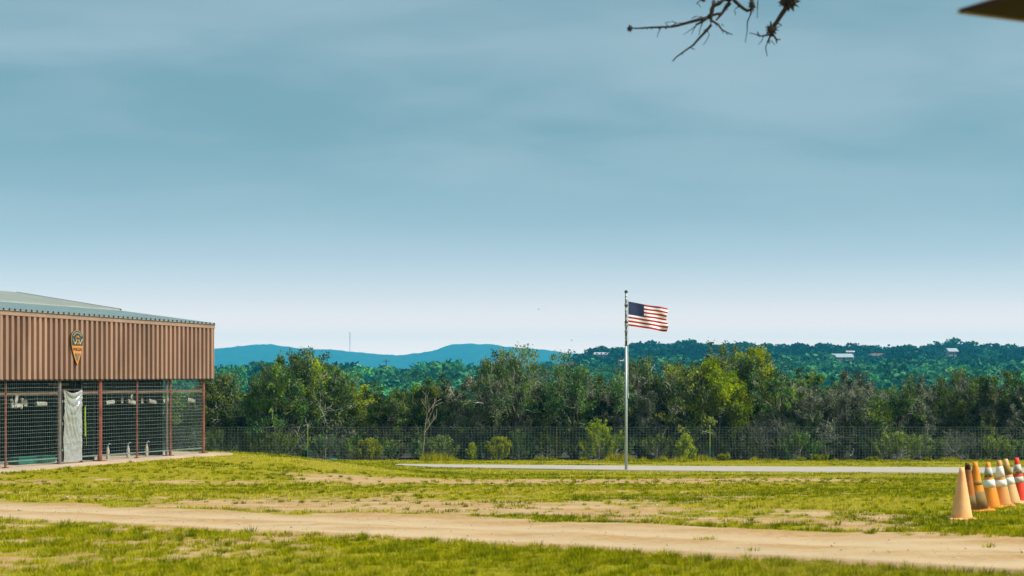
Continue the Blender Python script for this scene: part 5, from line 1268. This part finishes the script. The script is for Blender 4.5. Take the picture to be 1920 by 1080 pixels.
def build_mast():
    d = 4960.0; x = (656-CXP)/FPX*d; z0 = Hs(x, d)-2; zt = (HYP-624)/FPX*d; h = zt-z0
    root = empty('radio_mast', (x, d, z0)); tag(root, 'thin red and white lattice radio mast on the far blue hill', 'mast')
    mr_ = mat('mast_red', (0.45, 0.12, 0.10), None, 1, 0.8); n = 12; w = 1.1
    for i in range(n):
        mb = MB(); za, zb = h*i/n, h*(i+1)/n; c = [(w*math.cos(a), w*math.sin(a)) for a in (0.5, 2.6, 4.7)]
        for k in range(3):
            a, b = c[k], c[(k+1) % 3]; mb.tube([(a[0], a[1], za), (a[0], a[1], zb)], 0.2, 5); mb.tube([(a[0], a[1], za), (b[0], b[1], zb)], 0.14, 4)
        mb.build('section', mr_ if i % 2 else M['whitefar'], root)
    mb = MB()
    for f in (0.75, 0.97): mb.tube([(0, 0, h*f), (0, 0, h*f+3)], 1.5, 8)
    mb.build('antenna', mr_, root)
build_mast()
def build_upole():
    d = 640; x = (724-CXP)/FPX*d; zt = (HYP-674)/FPX*d; root = empty('utility_pole', (x, d, Hs(x, d))); h = zt-Hs(x, d); tag(root, 'wooden utility pole with one crossarm above the valley trees', 'utility pole')
    mb = MB(); mb.tube([(0, 0, -0.5), (0, 0, h)], [0.22, 0.16], 8); mb.build('pole', M['bark'], root)
    mb = MB(); mb.box((0, -0.2, h-0.7), (2.6, 0.15, 0.18)); mb.build('crossarm', M['bark'], root)
    for s in (-1.1, -0.5, 0.5, 1.1): mb = MB(); mb.lathe([(0.08, h-0.6), (0.1, h-0.5), (0.06, h-0.35)], 8, (s, -0.2, 0)); mb.build('insulator', M['ring'], root)
build_upole()

# two birds far off
def bird(px, py, d, rz, label):
    root = empty('bird', P(px, py, d), rz); tag(root, label, 'bird')
    mb = MB(); mb.lathe([(0.01, -0.2), (0.06, -0.08), (0.07, 0.05), (0.03, 0.16), (0.01, 0.2)], 8); b = mb.build('body', M['black'], root); b.rotation_euler = (R(90), 0, 0)
    for s in (-1, 1):
        mb = MB(); mb.add([(s*0.04, -0.08, 0), (s*0.04, 0.08, 0), (s*0.32, 0.05, 0.12), (s*0.55, -0.02, 0.06), (s*0.30, -0.06, 0.12)], [(0, 1, 2, 4), (4, 2, 3)]); mb.build('wing', M['black'], root)
bird(1010, 580, 330, 0.4, 'dark bird flying left of the flag'); bird(1072, 638, 420, 1.0, 'dark bird low above the ridge')

# ------------------------------------------------------------------ overhanging oak and the near eave
def build_near_oak():
    D = 14.0; rr = random.Random(4)
    def Z(x, y, dd=0.0): return P(1260+x/7.385, y/7.385, D+dd)
    tx, ty = 7.6, 14.6; g = Hs(tx, ty); root = empty('live_oak', (tx, ty, g)); o = Vector((tx, ty, g))
    tag(root, 'bare dark oak whose mossy twigs hang over the field', 'tree')
    def part(name, polys, m=M['bark_black'], sides=6):
        mb = MB()
        for pts, r0, r1 in polys:
            n = len(pts); mb.tube([p-o for p in pts], [(r0+(r1-r0)*i/(n-1))*(1.4 if r0 < 0.03 else 1) for i in range(n)], sides)
        return mb.build(name, m, root, smooth=True)
    hub = Vector((6.4, 14.4, 3.4)); limb = [Vector((7.3, 14.5, 1.6)), hub, Vector((5.2, 14.3, 4.0)), Vector((3.9, 14.1, 4.1)), Vector((2.9, 14.0, 3.75))]
    part('trunk', [([Vector((tx, ty, g-0.2)), Vector((7.55, 14.6, g+1.5)), Vector((7.3, 14.5, 1.6)), Vector((7.7, 14.9, 3.6)), Vector((8.1, 15.3, 6.2))], 0.30, 0.10)], sides=12)
    br = part('branch', [(limb, 0.15, 0.035), ([limb[3], Z(1700, -260), Z(1650, -30)], 0.04, 0.016), ([limb[4], Z(1200, -300), Z(850, -60), Z(800, 0)], 0.035, 0.016)], sides=8)
    for q in range(5):
        a = q*1.25+0.5; p = Vector((7.9, 15.1, 5.0)); part('branch', [([p, p+Vector((math.cos(a)*0.9+0.4, math.sin(a)*0.9, 1.2)), p+Vector((math.cos(a)*1.8+0.9, math.sin(a)*1.7, 2.0))], 0.07, 0.015)])
    k = 0.0040
    B1 = [([Z(800, 0), Z(800, 40), Z(740, 110), Z(690, 190), Z(610, 280)], 0.016, 0.005),
          ([Z(800, 0, .05), Z(720, -10), Z(660, 45), Z(570, 85), Z(545, 200), Z(490, 250)], 0.011, 0.012),
          ([Z(490, 250), Z(380, 270), Z(270, 300), Z(90, 350), Z(0, 370), P(1220, 51.5, D), P(1196, 53, D), P(1182, 53, D)], 0.011, 0.0035),
          ([Z(580, 20, .1), Z(575, 80), Z(548, 190), Z(540, 280), Z(540, 350), Z(470, 430), Z(340, 570), Z(300, 620), Z(170, 710), Z(60, 790), Z(5, 850)], 0.012, 0.003),
          ([Z(690, 185), Z(620, 195), Z(550, 215)], 0.009, 0.007), ([Z(490, 250), Z(420, 300), Z(350, 335)], 0.008, 0.006),
          ([Z(540, 280), Z(640, 340), Z(690, 410), Z(760, 450), Z(840, 480)], 0.007, 0.0025),
          ([Z(850, -5), Z(920, 60), Z(980, 110), Z(1040, 150), Z(1100, 130)], 0.011, 0.008),
          ([Z(1100, 150), Z(1090, 190), Z(1045, 300), Z(1040, 430), Z(1015, 590)], 0.006, 0.002),
          ([Z(1650, -30), Z(1580, 110), Z(1510, 210), Z(1440, 320), Z(1390, 400), Z(1365, 490)], 0.016, 0.009),
          ([Z(1365, 490), Z(1330, 570), Z(1295, 660), Z(1320, 780)], 0.006, 0.002),
          ([Z(1350, 480), Z(1270, 495), Z(1210, 500), Z(1160, 475), Z(1070, 455)], 0.006, 0.002), ([Z(1210, 498), Z(1180, 440)], 0.005, 0.003),
          ([Z(1445, 315), Z(1515, 345), Z(1430, 410)], 0.006, 0.004), ([Z(1400, 480), Z(1450, 550), Z(1500, 545)], 0.007, 0.004), ([Z(1440, 545), Z(1455, 600)], 0.005, 0.003)]
    tw = []
    for (a, b, c, e) in ((350, 335, 270, 480), (350, 340, 160, 480), (420, 320, 370, 490), (500, 380, 515, 480), (515, 480, 430, 625), (690, 410, 710, 470), (760, 450, 775, 480), (690, 330, 720, 360), (580, 300, 620, 380), (240, 300, 60, 320), (60, 320, 0, 290), (400, 0, 345, 40), (345, 40, 400, 105), (420, 230, 330, 225), (330, 225, 270, 260), (910, 60, 920, 100), (920, 95, 865, 150), (865, 150, 880, 215), (1190, 0, 1180, 250), (1265, 510, 1190, 620), (150, 720, 150, 760), (260, 660, 320, 690), (1380, 560, 1430, 620), (1345, 540, 1350, 610)):
        tw.append(([Z(a, b, rr.uniform(-.05, .05)), Z((a+c)/2+rr.uniform(-14, 14), (b+e)/2+rr.uniform(-8, 8)), Z(c, e, rr.uniform(-.05, .05))], 0.0035, 0.0016))
    for pxx in (1196, 1206, 1214, 1222, 1236, 1249): tw.append(([P(pxx, 52.5, D), P(pxx-1.2, 54.5, D)], 0.008, 0.003))
    tw += [([P(1240, 50, D), P(1234, 62, D), P(1232, 70, D)], 0.004, 0.0015), ([P(1252, 48, D), P(1247, 43, D), P(1262, 40, D)], 0.004, 0.0015), ([P(1258, 49, D), P(1270, 43, D)], 0.004, 0.0015)]
    part('twig', B1, sides=6); part('fine_twig', tw, sides=4)['kind'] = 'stuff'
    # knobbly buds along the twigs and clumps of ball moss: spiky tufts
    def moss(c, r, n, seed, ry=1.0):
        rs = np.random.default_rng(seed); mb = MB(); c = c-o
        for i in range(n):
            v = Vector(rs.normal(size=3)).normalized(); v.z *= ry; s = r*rs.uniform(0.5, 1.15); mb.tube([c+v*r*0.1, c+v*s], [r*0.16, r*0.03], 4, cap=False)
        mb.lathe([(r*0.2, -r*0.5*ry), (r*0.55, -r*0.2*ry), (r*0.55, r*0.2*ry), (r*0.2, r*0.5*ry)], 9, c); mb.build('moss_clump', M['moss'], root)
    for (x, y, r, ry, n) in ((1380, 410, 0.042, 1.1, 70), (1640, 10, 0.065, 0.9, 80), (1540, 30, 0.035, 1, 50), (1105, 70, 0.028, 1.9, 60), (430, 0, 0.02, 0.8, 40), (345, 335, 0.014, 0.7, 30), (265, 305, 0.016, 0.6, 30), (470, 425, 0.016, 1.2, 40), (300, 615, 0.010, 0.9, 20), (545, 150, 0.018, 1.6, 40), (745, 100, 0.016, 1.6, 40), (660, 50, 0.012, 1, 24), (1515, 215, 0.014, 0.8, 24), (1045, 155, 0.012, 0.8, 20), (1385, 490, 0.018, 0.9, 30), (1330, 575, 0.012, 1.3, 24), (640, 20, 0.010, 1, 20), (920, 92, 0.010, 0.8, 20), (245, 660, 0.009, 0.7, 18), (520, 215, 0.014, 1.0, 24)):
        moss(Z(x, y), r*1.4, n, int(x+y), ry)
    moss(P(1181, 53, D), 0.032, 90, 5)
build_near_oak()

def build_eave():
    # open porch of the house beside the camera; only its roof corner reaches the picture
    d = 6.0; c = P(1797, 17, d); root = empty('porch', (c.x, c.y, Hs(c.x, c.y)), R(28)); o = root.location.copy(); tag(root, 'brown porch roof corner with pale drip edge', 'porch')
    br = mat('brown_soffit', (0.030, 0.018, 0.012), (0.020, 0.012, 0.009), 6, 0.9, stretch=(1, 0.2, 1)); pale = mat('pale_fascia', (0.36, 0.30, 0.20), (0.28, 0.23, 0.16), 4, 0.8); sh = mat('brown_shingle', (0.09, 0.06, 0.04), (0.05, 0.035, 0.025), 12, 0.95)
    x0, x1, y0, y1 = c.x, c.x+4.5, 2.6, d
    z = c.z; ap = 0.62
    # roof: low hip with shingle top, soffit below
    mb = MB(); vs = [(x0, y0, z), (x1, y0, z), (x1, y1, z), (x0, y1, z), (x0+1.6, (y0+y1)/2, z+ap), (x1-1.6, (y0+y1)/2, z+ap)]
    vs = [Vector(v)-o for v in vs]; mb.add(vs, [(0, 1, 5, 4), (1, 2, 5), (2, 3, 4, 5), (3, 0, 4)]); rf = mb.build('roof', sh, root)
    mb = MB(); mb.box(Vector(((x0+x1)/2, (y0+y1)/2, z-0.006))-o, (x1-x0-0.03, y1-y0-0.03, 0.010)); mb.build('soffit', br, rf)
    for (cx, cy, w, dp, m_) in (((x0+x1)/2, y1, x1-x0, 0.012, pale), ((x0+x1)/2, y0, x1-x0, 0.012, pale), (x0, (y0+y1)/2, 0.012, y1-y0-0.03, br), (x1, (y0+y1)/2, 0.012, y1-y0-0.03, br)):
        mb = MB(); mb.box(Vector((cx, cy, z-0.008))-o, (w, dp, 0.014)); mb.build('drip_edge', m_, rf)
    for (px_, py_) in ((x0+0.9, y1-0.9), (x0+0.9, y0+0.5), (x1-0.4, y1-0.9), (x1-0.4, y0+0.5)):
        gz = Hs(px_, py_); mb = MB(); mb.box(Vector((px_, py_, (gz+z-0.02)/2))-o, (0.14, 0.14, z-gz-0.02)); mb.build('post', br, root)
build_eave()

# ------------------------------------------------------------------ haze
def build_haze():
    m = bpy.data.materials.new('haze_air'); m.use_nodes = True; nt = m.node_tree; nt.nodes.clear()
    out = nt.nodes.new('ShaderNodeOutputMaterial'); v = nt.nodes.new('ShaderNodeVolumePrincipled'); nt.links.new(v.outputs[0], out.inputs['Volume'])
    v.inputs['Color'].default_value = (0.08, 0.62, 1.0, 1); v.inputs['Density'].default_value = 1.75e-4; v.inputs['Anisotropy'].default_value = 0.0
    mb = MB(); mb.box((0, 2950, 41), (6700, 6000, 178)); o = mb.build('haze', m); tag(o, 'thin blue haze over the far hills and valley', 'haze', kind='stuff')
build_haze()
